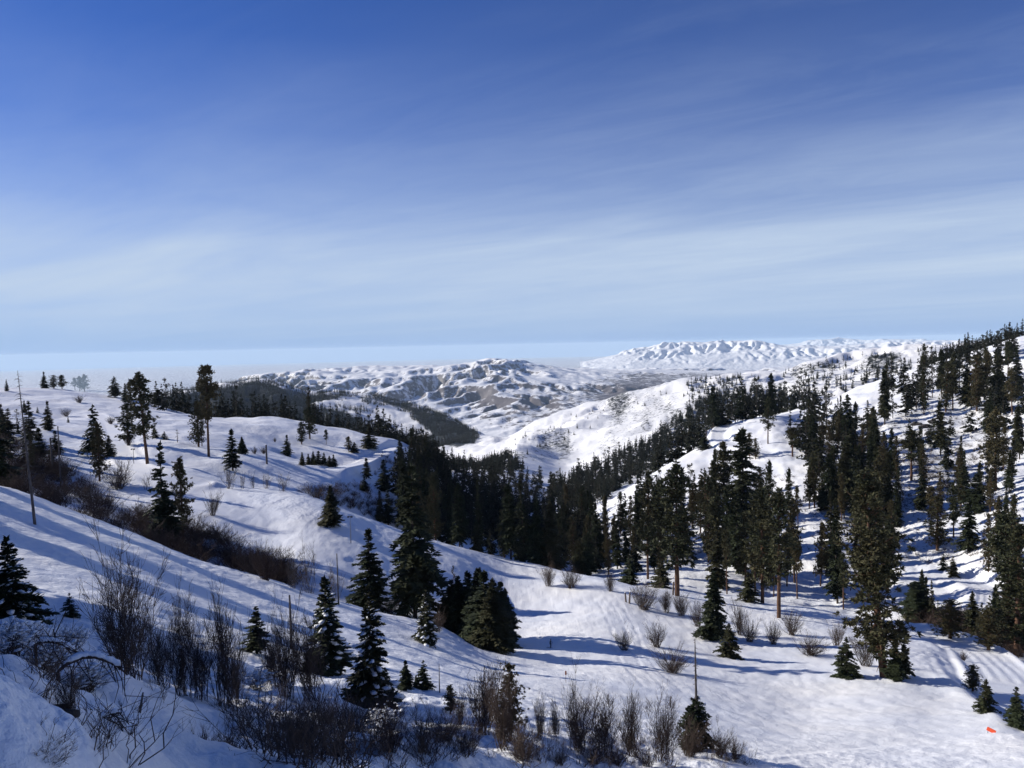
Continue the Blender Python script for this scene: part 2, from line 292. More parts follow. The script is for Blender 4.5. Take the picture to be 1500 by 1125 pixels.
jn = fbm(X/140, Y/140, 4, 93); Uj = Up+14*jn; Vj = Vp+5*jn; mf = (inpoly(Uj, Vj, pf) & ~inpoly(Uj, Vj, po) & (R > 2500) & (R < 5200)).astype(float); cb = np.maximum(cb, smooth(mf, 2)*.95)
gr = sstep(52, 70, R)*(1-sstep(170, 200, R))*(1-sstep(1500, 1700, Up))
soft([(200, 650), (420, 760), (600, 800), (870, 850), (1200, 950), (1500, 1010), (1500, 1075), (1060, 1115), (700, 980), (480, 820), (300, 760), (200, 700)], 60, 330, 1, cg)
cg = np.maximum(cg, gr*sstep(-100, 50, Up)*.3); 
soft([(950, 740), (1010, 664), (1060, 620), (1180, 610), (1180, 680), (1060, 700)], 350, 800, .7, cg)
COV = np.stack([cb, ce, cg, np.ones_like(cb)], -1)
# benches cut for the cat tracks
def bench(pts, rmin, rmax, halfw, soft_=6.0, berm=.5):
    P = np.array([ground(u, v, rmin, rmax) for u, v in pts])
    # resample
    seg = np.linalg.norm(np.diff(P[:, :2], axis=0), axis=1); s = np.concatenate([[0], np.cumsum(seg)])
    q = np.arange(0, s[-1], 3.0); Q = np.stack([pchip(s, P[:, k], q) for k in range(3)], -1)
    for _ in range(4): Q[1:-1, 2] = (Q[:-2, 2]+Q[1:-1, 2]*2+Q[2:, 2])/4
    lo = Q.min(0)-halfw*4; hi = Q.max(0)+halfw*4
    I, J = np.where((X > lo[0]) & (X < hi[0]) & (Y > lo[1]) & (Y < hi[1]))
    x = X[I, J]; y = Y[I, J]; best = np.full(len(x), 1e9); bz = np.zeros(len(x)); side = np.zeros(len(x))
    for k in range(len(Q)-1):
        d = Q[k+1]-Q[k]; l2 = d[0]**2+d[1]**2+1e-9
        t = np.clip(((x-Q[k, 0])*d[0]+(y-Q[k, 1])*d[1])/l2, 0, 1)
        e = np.hypot(x-Q[k, 0]-t*d[0], y-Q[k, 1]-t*d[1]); m = e < best
        best[m] = e[m]; bz[m] = Q[k, 2]+t[m]*d[2]
    w = 1-sstep(halfw, halfw+soft_, best)
    edge = np.exp(-((best-halfw)/1.0)**2)*berm
    ZZ[I, J] = ZZ[I, J]*(1-w)+bz*w + edge*(ZZ[I, J] < bz+1)
    COV[I, J, 2] = np.maximum(COV[I, J, 2], w); COV[I, J, 0] *= 1-w
bench([(1180, 600), (1110, 612), (1067, 621), (1052, 632), (1055, 646), (1090, 655), (1130, 668)], 380, 760, 4, 5, .2)
bench([(1335, 850), (1370, 846), (1410, 850), (1440, 862), (1452, 880), (1440, 895), (1420, 915), (1412, 930)], 215, 400, 4, 5, .25)
bench([(140, 606), (160, 620), (172, 645), (185, 672), (225, 690), (300, 712)], 240, 600, 4.4, 4, .35)
bench([(600, 652), (572, 658), (545, 670), (490, 688)], 300, 480, 3.5, 4, .15)
bench([(1320, 925), (1370, 932), (1420, 950), (1455, 975), (1478, 1000), (1500, 1030)], 110, 235, 6, 3, .5)

def track(pts, rmin, rmax, offs=(0,), depth=.22, hw=.45):
    P = np.array([ground(u, v, rmin, rmax) for u, v in pts]); seg = np.linalg.norm(np.diff(P[:, :2], axis=0), axis=1); s = np.concatenate([[0], np.cumsum(seg)])
    q = np.arange(0, s[-1], 1.0); Q = np.stack([pchip(s, P[:, k], q) for k in range(2)], -1)
    for o in offs:
        d = np.gradient(Q, axis=0); d /= np.linalg.norm(d, axis=1)[:, None]+1e-9; W = Q+np.stack([-d[:, 1], d[:, 0]], -1)*o
        lo = W.min(0)-3; hi = W.max(0)+3; I, J = np.where((X > lo[0]) & (X < hi[0]) & (Y > lo[1]) & (Y < hi[1])); x = X[I, J]; y = Y[I, J]; best = np.full(len(x), 1e9)
        for k in range(len(W)): best = np.minimum(best, (x-W[k, 0])**2+(y-W[k, 1])**2)
        best = np.sqrt(best); ZZ[I, J] += -depth*np.exp(-(best/hw)**2)+.5*depth*np.exp(-((best-hw*1.7)/(hw*.7))**2)
track([(885, 872), (900, 890), (915, 920), (925, 950), (950, 985), (975, 1010)], 100, 200, (-3, 0, 2.2), .07, .4)
track([(980, 900), (1010, 905), (1030, 925), (1060, 930)], 100, 200, (-1.5, 0, 2.5), .06, .35)
track([(1335, 850), (1370, 846), (1410, 850), (1440, 862), (1452, 880), (1440, 895)], 215, 400, (-3, -1.2, 1.2, 3), .14, .6)
track([(1320, 925), (1370, 932), (1420, 950), (1455, 975), (1478, 1000)], 110, 235, (-3, -1, 1, 3), .1, .5)
track([(1320, 960), (1350, 955), (1390, 965), (1410, 990), (1425, 1010)], 90, 190, (-4, -2, 0, 2), .08, .5)
track([(420, 728), (450, 745), (480, 770), (540, 800), (600, 830)], 140, 280, (-3, 0, 1.5), .07, .5)
track([(560, 905), (640, 930), (720, 965), (800, 990)], 90, 160, (2, 4, 7), .07, .4)
track([(0, 730), (150, 780), (300, 840), (430, 880)], 110, 160, (3, 5, 6, 9), .08, .5)

def sheet(name, i0, i1, mat, pts=None):
    nr = i1-i0; nc = len(AZ)
    P = np.stack([X[i0:i1], Y[i0:i1], ZZ[i0:i1]], -1).reshape(-1, 3)
    idx = np.arange(nr*nc).reshape(nr, nc)
    F = np.stack([idx[:-1, :-1], idx[:-1, 1:], idx[1:, 1:], idx[1:, :-1]], -1).reshape(-1, 4)
    me = mesh_np(name, P, F, mat, smooth=True)
    ca = me.color_attributes.new('cover', 'FLOAT_COLOR', 'POINT'); ca.data.foreach_set('color', COV[i0:i1].reshape(-1).astype(np.float32))
    o = bpy.data.objects.new(name, me); C.objects.link(o); o['kind'] = 'structure'; return o
def mesh_np(name, P, F, mats, smooth=False, mi=None):
    """P: n x 3, F: m x 4 quads (or m x 3)"""
    me = bpy.data.meshes.new(name); P = np.ascontiguousarray(P, np.float32); F = np.ascontiguousarray(F, np.int32)
    me.vertices.add(len(P)); me.vertices.foreach_set('co', P.ravel())
    me.loops.add(F.size); me.loops.foreach_set('vertex_index', F.ravel())
    me.polygons.add(len(F)); k = F.shape[1]
    me.polygons.foreach_set('loop_start', np.arange(len(F), dtype=np.int32)*k); me.polygons.foreach_set('loop_total', np.full(len(F), k, np.int32))
    for m in (mats if isinstance(mats, (list, tuple)) else [mats]): me.materials.append(m)
    if mi is not None: me.polygons.foreach_set('material_index', np.asarray(mi, np.int32))
    me.polygons.foreach_set('use_smooth', np.full(len(F), smooth, bool))
    me.update(calc_edges=True); return me
iA = int(np.searchsorted(LR, math.log(1300.0))); iB = int(np.searchsorted(LR, math.log(5200.0))); iC = int(np.searchsorted(LR, math.log(17500.0)))
sheet('snowy_ground', 0, iA+1, M_SNOW)
sheet('wooded_ridges', iA, iB+1, M_FAR)
sheet('foothills', iB, iC+1, M_FAR)
sheet('valley_plain', iC, len(LR), M_FAR)

# the flat-topped mountain and the hills beside it, 30 km off
def range_sheet(name, prof, Rc, depth, amp, seed, zbase, wl, K_=3.0):
    """prof: skyline (u, v); a ridge with ravines down the side that faces the view"""
    A = []; H = []
    for u, v in prof: a, t = ray(u, v); A.append(a); H.append(t*Rc)
    az = np.linspace(A[0], A[-1], 560); d = np.linspace(-1, 1, 200)
    h = pchip(A, H, az)
    D, AA = np.meshgrid(d, az, indexing='ij'); RR = Rc + D*depth
    x = RR*np.sin(AA); y = RR*np.cos(AA)
    H2 = h[None, :]-zbase
    s = np.clip(1-np.abs(D), 0, 1); prof_ = .62*sstep(.42, 1.0, s)**1.0 + .38*s**1.3
    z = zbase-40 + H2*prof_ + 40*sstep(0, .2, s)
    z += (.5*amp*fbm(x/1400, y/1400, 5, seed+3)+.2*amp*fbm(x/300, y/300, 3, seed+4))*sstep(0, .4, s)*(1-sstep(.93, 1, s)*.85)
    cell = wl; gx = np.arange(x.min(), x.max(), cell); gy = np.arange(y.min(), y.max(), cell); GX, GY = np.meshgrid(gx, gy)
    ga = np.arctan2(GX, GY); gd = (np.hypot(GX, GY)-Rc)/depth; ok = (ga > az[0]) & (ga < az[-1]) & (np.abs(gd) < 1)
    fi = np.clip((gd+1)/2*(len(d)-1), 0, len(d)-1.001); fj = np.clip((ga-az[0])/(az[-1]-az[0])*(len(az)-1), 0, len(az)-1.001); i0 = fi.astype(int); j0 = fj.astype(int); a_, b_ = fi-i0, fj-j0
    zg = (z[i0, j0]*(1-b_)+z[i0, j0+1]*b_)*(1-a_)+(z[i0+1, j0]*(1-b_)+z[i0+1, j0+1]*b_)*a_; zg = np.where(ok, zg, zbase-60)
    ze = erode(zg, cell, 150, K_, .01); D_ = np.where(ok, ze-zg, 0); D_ = np.clip(D_-boxblur(D_, 14), -amp, amp)
    fx = np.clip((x-gx[0])/cell, 0, len(gx)-1.01); fy = np.clip((y-gy[0])/cell, 0, len(gy)-1.01); i0 = fy.astype(int); j0 = fx.astype(int); a_, b_ = fy-i0, fx-j0
    gul = (D_[i0, j0]*(1-b_)+D_[i0, j0+1]*b_)*(1-a_)+(D_[i0+1, j0]*(1-b_)+D_[i0+1, j0+1]*b_)*a_; gul *= sstep(0, .25, s)*np.clip(np.minimum(np.arange(len(az)), np.arange(len(az))[::-1])/30., 0, 1)[None, :]; z += gul*(1-.55*sstep(.93, 1, s)); gul = gul/amp
    P = np.stack([x, y, z], -1).reshape(-1, 3); nr, nc = D.shape; idx = np.arange(nr*nc).reshape(nr, nc)
    F = np.stack([idx[:-1, :-1], idx[:-1, 1:], idx[1:, 1:], idx[1:, :-1]], -1).reshape(-1, 4)
    me = mesh_np(name, P, F, M_FAR, True)
    cv = np.zeros((len(P), 4), np.float32); cv[:, 3] = 1; cv[:, 1] = (.30*(1-sstep(.25, .6, s))+.12*np.clip(-gul, 0, 1)).ravel()
    ca = me.color_attributes.new('cover', 'FLOAT_COLOR', 'POINT'); ca.data.foreach_set('color', cv.ravel())
    o = bpy.data.objects.new(name, me); C.objects.link(o); o['kind'] = 'structure'
range_sheet('snowy_mountain', [(850, 531), (890, 521), (920, 514.5), (935, 509), (960, 506.5), (985, 505.5), (1005, 503), (1030, 502.5), (1060, 501.5), (1090, 500.5), (1115, 501.5), (1130, 505), (1150, 508), (1180, 506), (1215, 508), (1260, 505), (1300, 504), (1340, 502), (1400, 502), (1600, 503)], 30000, 8500, 230, 61, -1000, 62, 4.0)
range_sheet('foothill_mesa', [(860, 552), (900, 546), (945, 540), (1000, 541), (1060, 542), (1120, 545), (1200, 541), (1300, 536), (1500, 533)], 17500, 2600, 110, 71, -1000, 45, 1.6)
range_sheet('far_mountain_range', [(1120, 506), (1150, 502), (1180, 499.5), (1205, 498.5), (1228, 496), (1245, 497), (1270, 499), (1300, 497), (1330, 498.5), (1370, 498), (1420, 499), (1500, 497), (1600, 497)], 62000, 14000, 300, 81, -1000, 170, 8.0)
# ------------------------------------------------------------------ vegetation materials
def leaf_mat(name, c0, c1, c2, warm=.25):
    m, nt, nd, lk, b = new_mat(name)
    geo = nd.new('ShaderNodeNewGeometry'); oi = nd.new('ShaderNodeObjectInfo')
    n = noise(nd, lk, geo.outputs['Position'], .9, 4, .6)
    col = mixc(nd, lk, ramp(nd, lk, n, .35, (0, 0, 0), .65, (1, 1, 1)), (*c0, 1), (*c1, 1))
    n2 = noise(nd, lk, geo.outputs['Position'], .12, 2, .5)
    r = math_(nd, lk, 'ADD', math_(nd, lk, 'MULTIPLY', oi.outputs['Random'], .5), math_(nd, lk, 'MULTIPLY', n2, .6))
    col = mixc(nd, lk, math_(nd, lk, 'MULTIPLY', ramp(nd, lk, r, .45, (0, 0, 0), .8, (1, 1, 1)), warm), col, (*c2, 1))
    lk.new(col, b.inputs['Base Color']); b.inputs['Roughness'].default_value = .75; b.inputs['Specular IOR Level'].default_value = .15
    return m
M_FIR = leaf_mat('fir_needles', (.021, .028, .016), (.048, .060, .029), (.085, .068, .032), .5)
M_PINE = leaf_mat('pine_needles', (.028, .034, .018), (.064, .068, .033), (.12, .088, .042), .6)
M_BROWNFIR = leaf_mat('dry_needles', (.06, .04, .02), (.10, .07, .03), (.14, .09, .04), .5)
def bark_mat(name, c0, c1, sc_=6):
    m, nt, nd, lk, b = new_mat(name)
    geo = nd.new('ShaderNodeNewGeometry'); mp = nd.new('ShaderNodeMapping'); mp.inputs['Scale'].default_value = (1, 1, .25); lk.new(geo.outputs['Position'], mp.inputs[0])
    n = noise(nd, lk, mp.outputs[0], sc_, 5, .6)
    lk.new(mixc(nd, lk, ramp(nd, lk, n, .35, (0, 0, 0), .65, (1, 1, 1)), (*c0, 1), (*c1, 1)), b.inputs['Base Color'])
    b.inputs['Roughness'].default_value = .9; b.inputs['Specular IOR Level'].default_value = .1
    bp = nd.new('ShaderNodeBump'); bp.inputs['Distance'].default_value = .05; lk.new(n, bp.inputs['Height']); lk.new(bp.outputs[0], b.inputs['Normal'])
    return m
M_BARK = bark_mat('fir_bark', (.05, .04, .035), (.10, .08, .065)); M_PBARK = bark_mat('pine_bark', (.07, .042, .03), (.14, .08, .052), 3)
M_DEAD = bark_mat('dead_wood', (.07, .06, .055), (.16, .14, .13)); M_TWIG = bark_mat('shrub_bark', (.050, .036, .029), (.115, .085, .068), 3); M_TWIG2 = bark_mat('pale_shrub_bark', (.085, .07, .06), (.17, .14, .115), 3)
M_DARKTWIG = bark_mat('dark_shrub_bark', (.042, .029, .024), (.095, .068, .056), 3)
m_, nt_, nd_, lk_, b_ = new_mat('settled_snow'); b_.inputs['Base Color'].default_value = (.82, .84, .88, 1); b_.inputs['Roughness'].default_value = .6; M_CAP = m_
_g = nd_.new('ShaderNodeNewGeometry'); _bp = nd_.new('ShaderNodeBump'); _bp.inputs['Distance'].default_value = .05; lk_.new(noise(nd_, lk_, _g.outputs['Position'], 9, 4, .6), _bp.inputs['Height']); lk_.new(_bp.outputs[0], b_.inputs['Normal'])

# ------------------------------------------------------------------ tubes along polylines
def tubes(polys, sides=3):
    """polys: list of (points n x 3, radii n) -> vertices, quads"""
    V = []; F = []; base = 0
    ang = np.arange(sides)*2*np.pi/sides; ca, sa = np.cos(ang), np.sin(ang)
    for P, r in polys:
        P = np.asarray(P, float); r = np.asarray(r, float); n = len(P)
        d = np.gradient(P, axis=0); d /= np.linalg.norm(d, axis=1)[:, None]+1e-9
        ref = np.array([0.3, .9, .1]) if abs(d[0, 2]) > .7 else np.array([0, 0, 1.])
        a = np.cross(d, ref); a /= np.linalg.norm(a, axis=1)[:, None]+1e-9; b = np.cross(d, a)
        V.append((P[:, None]+r[:, None, None]*(ca[None, :, None]*a[:, None]+sa[None, :, None]*b[:, None])).reshape(-1, 3))
        i = np.arange(n-1)[:, None]*sides; k = np.arange(sides)[None]; k2 = (k+1) % sides
        F.append((base+np.stack([i+k, i+k2, i+sides+k2, i+sides+k], -1)).reshape(-1, 4)); base += n*sides
    return np.concatenate(V), np.concatenate(F)
def kites(o, d, side, L, W, lift=None):
    """flat pointed sprays: origin, direction, side vector, length, half width -> quads"""
    L = L[:, None]; W = W[:, None]
    a = o; b = o+d*L*.45+side*W; c = o+d*L; e = o+d*L*.45-side*W
    P = np.stack([a, b, c, e], 1).reshape(-1, 3); F = np.arange(len(P)).reshape(-1, 4); return P, F
def unit(v): return v/(np.linalg.norm(v, axis=-1, keepdims=True)+1e-9)
def trunk_poly(H, r, rng, bend=.01, top=.03):
    n = 9; z = np.linspace(0, 1, n); x = np.cumsum(rng.normal(0, bend*H/n, n)); y = np.cumsum(rng.normal(0, bend*H/n, n))
    P = np.stack([x-x[0], y-y[0], z*H], -1); P[0, 2] = -r*4
    return P, r*(1-z*(1-top))**.9+.01
def fir_mesh(seed, H=15., W=.19, nb=290, nt=14, z0=.05, dens=1.0, ragged=.2, shape=.85, droop=.25):
    """conical crown of drooping flat sprays; W: crown radius / height"""
    g = np.random.default_rng(seed); TP, TR = trunk_poly(H, H*.013+.04, g)
    zf = z0+(1-z0)*np.sort(g.random(nb)**1.15)
    zf = np.clip(zf, 0, .985)
    az = g.random(nb)*2*np.pi
    lump = 1+.22*np.sin(az*2+g.random()*6)+.15*np.sin(az*3+zf*9+g.random()*6)
    Lb = H*W*np.clip(1-(zf-z0)/(1-z0), .02, 1)**shape*(1-ragged+ragged*2*g.random(nb))*lump*np.where(zf < z0+.08, .75, 1)+.05*H*.3*(zf > .9)
    cx = np.interp(zf, np.linspace(0, 1, len(TP)), TP[:, 0]); cy = np.interp(zf, np.linspace(0, 1, len(TP)), TP[:, 1])
    bo = np.stack([cx, cy, zf*H], -1)
    pitch = np.interp(zf, [0, .5, .85, 1], [-.30, -.12, .35, 1.0])+g.normal(0, .12, nb)
    bd = np.stack([np.cos(az)*np.cos(pitch), np.sin(az)*np.cos(pitch), np.sin(pitch)], -1)
    V = []; F = []; base = 0
    t = np.linspace(.12, 1.0, nt)[None, :]+g.normal(0, .02, (nb, nt)); t = np.clip(t, .05, 1)
    pos = bo[:, None]+bd[:, None]*(Lb[:, None]*t)[..., None]; pos[..., 2] -= droop*Lb[:, None]*t**2*.6
    sd = np.stack([-np.sin(az), np.cos(az), 0*az], -1)
    for s in (-1, 1, 0):
        tw = .36*Lb[:, None]*(1-.5*t)*(.5+.9*g.random((nb, nt)))+.014*H
        if s == 0: d = bd[:, None]+np.zeros((nb, nt, 3)); d[..., 2] -= .1; tw = tw*.8; d = d+sd[:, None]*g.normal(0, .25, (nb, nt))[..., None]
        else: d = .62*bd[:, None]+s*.8*sd[:, None]+0*pos
        d[..., 2] += g.normal(-.12, .22, (nb, nt)); d = unit(d)
        up = np.array([0, 0, 1.])+g.normal(0, .45, (nb, nt, 3)); side = unit(np.cross(d, up))
        w_ = tw*(.13+.10*g.random((nb, nt)))*dens+.0028*H
        P, Q = kites(pos.reshape(-1, 3), d.reshape(-1, 3), side.reshape(-1, 3), tw.ravel(), w_.ravel()); V.append(P); F.append(Q+base); base += len(P)
    # hanging under-sprays thicken the boughs
    k = g.random((nb, nt)) < .6; po = pos[k]; tt = (.18*Lb[:, None]*(1-.4*t)+.008*H)[k]; d = unit(np.stack([g.normal(0, .5, len(po)), g.normal(0, .5, len(po)), -np.ones(len(po))*.9], -1))
    side = unit(np.cross(d, g.normal(0, 1, (len(po), 3)))); P, Q = kites(po, d, side, tt, tt*.26*dens); V.append(P); F.append(Q+base); base += len(P)
    # top leader
    tp = TP[-1]; n = 10; o = tp+np.stack([0*np.arange(n), 0*np.arange(n), -np.linspace(0, .06*H, n)], -1); d = unit(np.stack([g.normal(0, .5, n), g.normal(0, .5, n), np.ones(n)], -1)); side = unit(np.cross(d, g.normal(0, 1, (n, 3))))
    P, Q = kites(o, d, side, np.full(n, .045*H), np.full(n, .007*H)); V.append(P); F.append(Q+base)
    tv, tf = tubes([(TP, TR)], 7)
    snow = (pos, Lb, t, sd, bd)
    return np.concatenate(V), np.concatenate(F), tv, tf, snow
def pine_mesh(seed, H=24., W=.16, z0=.4, nb=80, nc=6, nk=13, lean=0, dens=1.0, top=.35, dead=8):
    """tall trunk, irregular crown of clumps of needles carried on bare limbs"""
    g = np.random.default_rng(seed); TP, TR = trunk_poly(H, H*.013+.05, g, .012); tz = np.linspace(0, 1, len(TP))
    zf = z0+(1-z0)*np.sort(g.random(nb)**.9); s = (zf-z0)/(1-z0); az = g.random(nb)*2*np.pi
    env = np.interp(s, [0, .12, .4, .7, .9, 1], [.55, .9, 1.0, .8, .5, top*.6])
    gap = .55+.6*np.clip(np.sin(az*1.5+zf*16+g.random()*6)+.6*np.sin(zf*31+g.random()*6), -1, 1)*.5+.25*g.random(nb)
    Lb = H*W*env*np.clip(gap+.25*g.normal(0, 1, nb), .25, 1.35)
    bo = np.stack([np.interp(zf, tz, TP[:, 0]), np.interp(zf, tz, TP[:, 1]), zf*H], -1)
    pitch = np.interp(s, [0, .5, 1], [-.25, .1, .8])+g.normal(0, .2, nb)
    bd = np.stack([np.cos(az)*np.cos(pitch), np.sin(az)*np.cos(pitch), np.sin(pitch)], -1)
    limbs = []; V = []; F = []; base = 0
    for i in range(nb):
        tt = np.linspace(0, 1, 4); P = bo[i]+bd[i]*(Lb[i]*tt)[:, None]; P[:, 2] += .18*Lb[i]*tt**2; limbs.append((P, (H*.0035)*(1-.7*tt)))
        k = max(2, int(nc*Lb[i]/(H*W)+1)); t = 1-.65*g.random(k)**1.0
        cpos = bo[i]+bd[i]*(Lb[i]*t)[:, None]; cpos[:, 2] += .18*Lb[i]*t**2; cpos += g.normal(0, .07*Lb[i]+.012*H, (k, 3))
        o = np.repeat(cpos, nk, 0); d = unit(g.normal(0, 1, (k*nk, 3))+np.array([0, 0, .45])+.5*bd[i]); side = unit(np.cross(d, g.normal(0, 1, (k*nk, 3))))
        Lk = H*.025*(.6+.8*g.random(k*nk))*dens; P, Q = kites(o, d, side, Lk, Lk*.17); V.append(P); F.append(Q+base); base += len(P)
    n = nk*6; o = TP[-1]-np.array([0, 0, 1])*(g.random(n)*.06*H)[:, None]; d = unit(g.normal(0, .8, (n, 3))+np.array([0, 0, 1.0])); side = unit(np.cross(d, g.normal(0, 1, (n, 3)))); Lk = np.full(n, H*.03); P, Q = kites(o, d, side, Lk, Lk*.24); V.append(P); F.append(Q+base)
    for k in range(dead):
        z = g.uniform(z0*.45, z0+.05)*H; a = g.random()*6.28; l = g.uniform(.02, .06)*H; o = np.array([np.interp(z/H, tz, TP[:, 0]), np.interp(z/H, tz, TP[:, 1]), z])
        limbs.append((np.array([o, o+np.array([math.cos(a)*l*.6, math.sin(a)*l*.6, -.01*H]), o+np.array([math.cos(a)*l, math.sin(a)*l, -.03*H])]), np.array([.05, .035, .015])))
    tv, tf = tubes([(TP, TR)], 8); lv, lf = tubes(limbs, 3)
    return np.concatenate(V), np.concatenate(F), np.concatenate([tv, lv]), np.concatenate([tf, lf+len(tv)])
def shrub_mesh(seed, H=4., W=.9, stems=18, spread=.35, side=7, twig=3, r0=.028, arch=.25, fine=1.0):
    """many stems from one root, each forking into side shoots and twigs"""
    g = np.random.default_rng(seed); out = []
    def grow(o, d, l, r, n, curl):
        t = np.linspace(0, 1, n); w = np.cumsum(g.normal(0, curl, (n, 3)), 0)*l/n; P = o+d*(l*t)[:, None]+w-w[0]
        out.append((P, np.maximum(r*(1-.75*t), .0045*H/3))); return P
    for i in range(stems):
        a = g.random()*2*np.pi; lean = spread*g.random()**.6*1.2; d = unit(np.array([math.cos(a)*lean, math.sin(a)*lean, 1.0])); a9 = g.random()*6.28; o = np.array([math.cos(a9), math.sin(a9), 0])*g.random()**.6*.17*H*W; o[2] = -.15
        l = H*g.uniform(.6, 1.02); P = grow(o, d, l, r0*g.uniform(.6, 1.2), 7, .38)
        P[:, 2] -= 0
        for k in range(side):
            t = g.uniform(.2, .97); q = P[int(t*6)]; a2 = a+g.normal(0, 1.1); dd = unit(d*1.1+np.array([math.cos(a2), math.sin(a2), .25])*g.uniform(.35, .8)); l2 = l*(1-t*.55)*g.uniform(.25, .5)
            P2 = grow(q, dd, l2, r0*.4*fine, 5, .36)
            for j in range(twig):
                q2 = P2[g.integers(1, 5)]; d3 = unit(dd+g.normal(0, .5, 3)+np.array([0, 0, .25])); grow(q2, d3, l2*g.uniform(.3, .6), r0*.22*fine, 3, .25)
    return tubes(out, 3)
def snag_mesh(seed, H=22., r=.22, nbr=30, z0=.3, brl=.05, top=.1):
    g = np.random.default_rng(seed); TP, TR = trunk_poly(H, r, g, .012, top); out = []; tz = np.linspace(0, 1, len(TP))
    for k in range(nbr):
        f = z0+(1-z0)*g.random()*.98; a = g.random()*6.28; l = brl*H*g.uniform(.4, 1.3)*(1-.6*f); o = np.array([np.interp(f, tz, TP[:, 0]), np.interp(f, tz, TP[:, 1]), f*H])
        tt = np.linspace(0, 1, 4); P = o+np.stack([math.cos(a)*l*tt, math.sin(a)*l*tt, (-.35*l*tt**2+.1*l*tt)], -1)+g.normal(0, .04*l, (4, 3)); out.append((P, .035*(1-.7*tt)))
    tv, tf = tubes([(TP, TR)], 8); lv, lf = tubes(out, 3) if out else (np.zeros((0, 3)), np.zeros((0, 4), int))
    return tv, tf, lv, lf
def snow_clumps(seed, snow, H, frac=.25, zmin=0, size=.03):
    """lumps of snow resting on the boughs"""
    g = np.random.default_rng(seed); pos, Lb, t, sd, bd = snow; V = []; F = []; base = 0
    k = (g.random(pos.shape[:2]) < frac) & (t > .35); pp = pos[k]; ss = np.repeat(sd[:, None], pos.shape[1], 1)[k]; dd = np.repeat(bd[:, None], pos.shape[1], 1)[k]
    nrm = np.array([0, 0, 1.])
    ico = [(0, 0, 1.)]+[(math.cos(a), math.sin(a), .15) for a in np.arange(6)*math.pi/3]
    n = len(pp); s = np.minimum(size*H*(.5+g.random(n)), .22*np.repeat(Lb[:, None], pos.shape[1], 1)[k]); a1 = s[:, None]*unit(dd)*1.6; a2 = s[:, None]*ss*.9
    c = pp+nrm*(.25*s)[:, None]; ring = [c+a1*x+a2*y+nrm*(s*.0)[:, None]+g.normal(0, .15, (n, 3))*s[:, None] for (x, y, z) in ico[1:]]; topv = c+nrm*(s*.55)[:, None]; bot = c-nrm*(s*.15)[:, None]
    A = np.stack([topv]+ring+[bot], 1); P = A.reshape(-1, 3); Q = []
    for j in range(6):
        k2 = (j+1) % 6; Q.append(np.stack([np.zeros(n, int), np.full(n, 1+j), np.full(n, 1+k2)], -1)+np.arange(n)[:, None]*8); Q.append(np.stack([np.full(n, 7), np.full(n, 1+k2), np.full(n, 1+j)], -1)+np.arange(n)[:, None]*8)
    return P, np.concatenate(Q)

def tag(o, label, cat, group=None):
    o['label'] = label; o['category'] = cat
    if group: o['group'] = group
    return o
class Kind:
    """a prototype: its part meshes, its own height, and whether the parts are separate objects"""
    def __init__(s, name, H, parts): s.name = name; s.H = H; s.parts = parts
def mk_fir(name, seed, mat=None, snow=0, **k):
    H = k.get("H", 15.); P, Q, tv, tf, sn = fir_mesh(seed, **k)
    parts = [('trunk', mesh_np('trunk', tv, tf, M_BARK, True)), ('crown', mesh_np('crown', P, Q, mat or M_FIR))]
    if snow: sv, sf = snow_clumps(seed, sn, H, snow); parts.append(('snow_load', mesh_np('snow_load', sv, sf, M_CAP, True)))
    return Kind(name, H, parts)
def mk_pine(name, seed, mat=None, **k):
    H = k.get('H', 24.); P, Q, tv, tf = pine_mesh(seed, **k)
    return Kind(name, H, [('trunk', mesh_np('trunk', tv, tf, M_PBARK, True)), ('crown', mesh_np('crown', P, Q, mat or M_PINE))])
def mk_shrub(name, seed, mat=None, snow=0, **k):
    H = k.get('H', 4.); v, f = shrub_mesh(seed, **k); return Kind(name, H, [('stems', mesh_np(name, v, f, mat or M_TWIG))])
def join_kind(K):
    """one mesh for trees too small to show their parts"""
    V = []; F = []; M = []; mats = []; base = 0
    for n, me in K.parts:
        P = np.empty(len(me.vertices)*3, np.float32); me.vertices.foreach_get('co', P); li = np.empty(len(me.loops), np.int32); me.loops.foreach_get('vertex_index', li)
        if len(li) != 4*len(me.polygons): continue
        V.append(P.reshape(-1, 3)); F.append(li.reshape(-1, 4)+base); M.append(np.full(len(me.polygons), len(mats))); mats.append(me.materials[0]); base += len(me.vertices)
    return np.concatenate(V), np.concatenate(F), np.concatenate(M), mats

FIR = [mk_fir('fir_tree', 1, W=.16, ragged=.35, nb=250), mk_fir('fir_tree', 2, W=.135, ragged=.42, nb=230, shape=.95), mk_fir('fir_tree', 3, W=.20, nb=260, ragged=.3), mk_fir('fir_tree', 4, W=.12, z0=.1, ragged=.45, shape=.7, nb=210), mk_fir('fir_tree', 5, W=.15, z0=.12, nb=170, dens=.9, ragged=.5)]
M_SHADEFIR = leaf_mat('shaded_fir_needles', (.012, .017, .012), (.022, .029, .018), (.04, .036, .022), .4)  # needle colour darkened to carry the shade of the far canopies
DFIR = [mk_fir('fir_tree', 11, H=26., W=.17, nb=215, nt=15, z0=.12, ragged=.55, shape=.62, droop=.55, dens=.8), mk_fir('fir_tree', 12, H=26., W=.13, nb=300, nt=14, z0=.18, ragged=.45, shape=.55, droop=.45, dens=.8)]
YFIR = [mk_fir('young_fir', 21, H=4., W=.26, nb=130, nt=11, z0=.02, dens=1.2), mk_fir('young_fir', 22, H=4., W=.22, nb=120, nt=11, z0=.03, dens=1.2, ragged=.3)]
SNFIR = [mk_fir('fir_tree', 31, snow=.05, H=9., W=.26, nb=240, z0=.03), mk_fir('fir_tree', 32, snow=.07, H=12., W=.17, nb=240, z0=.04)]
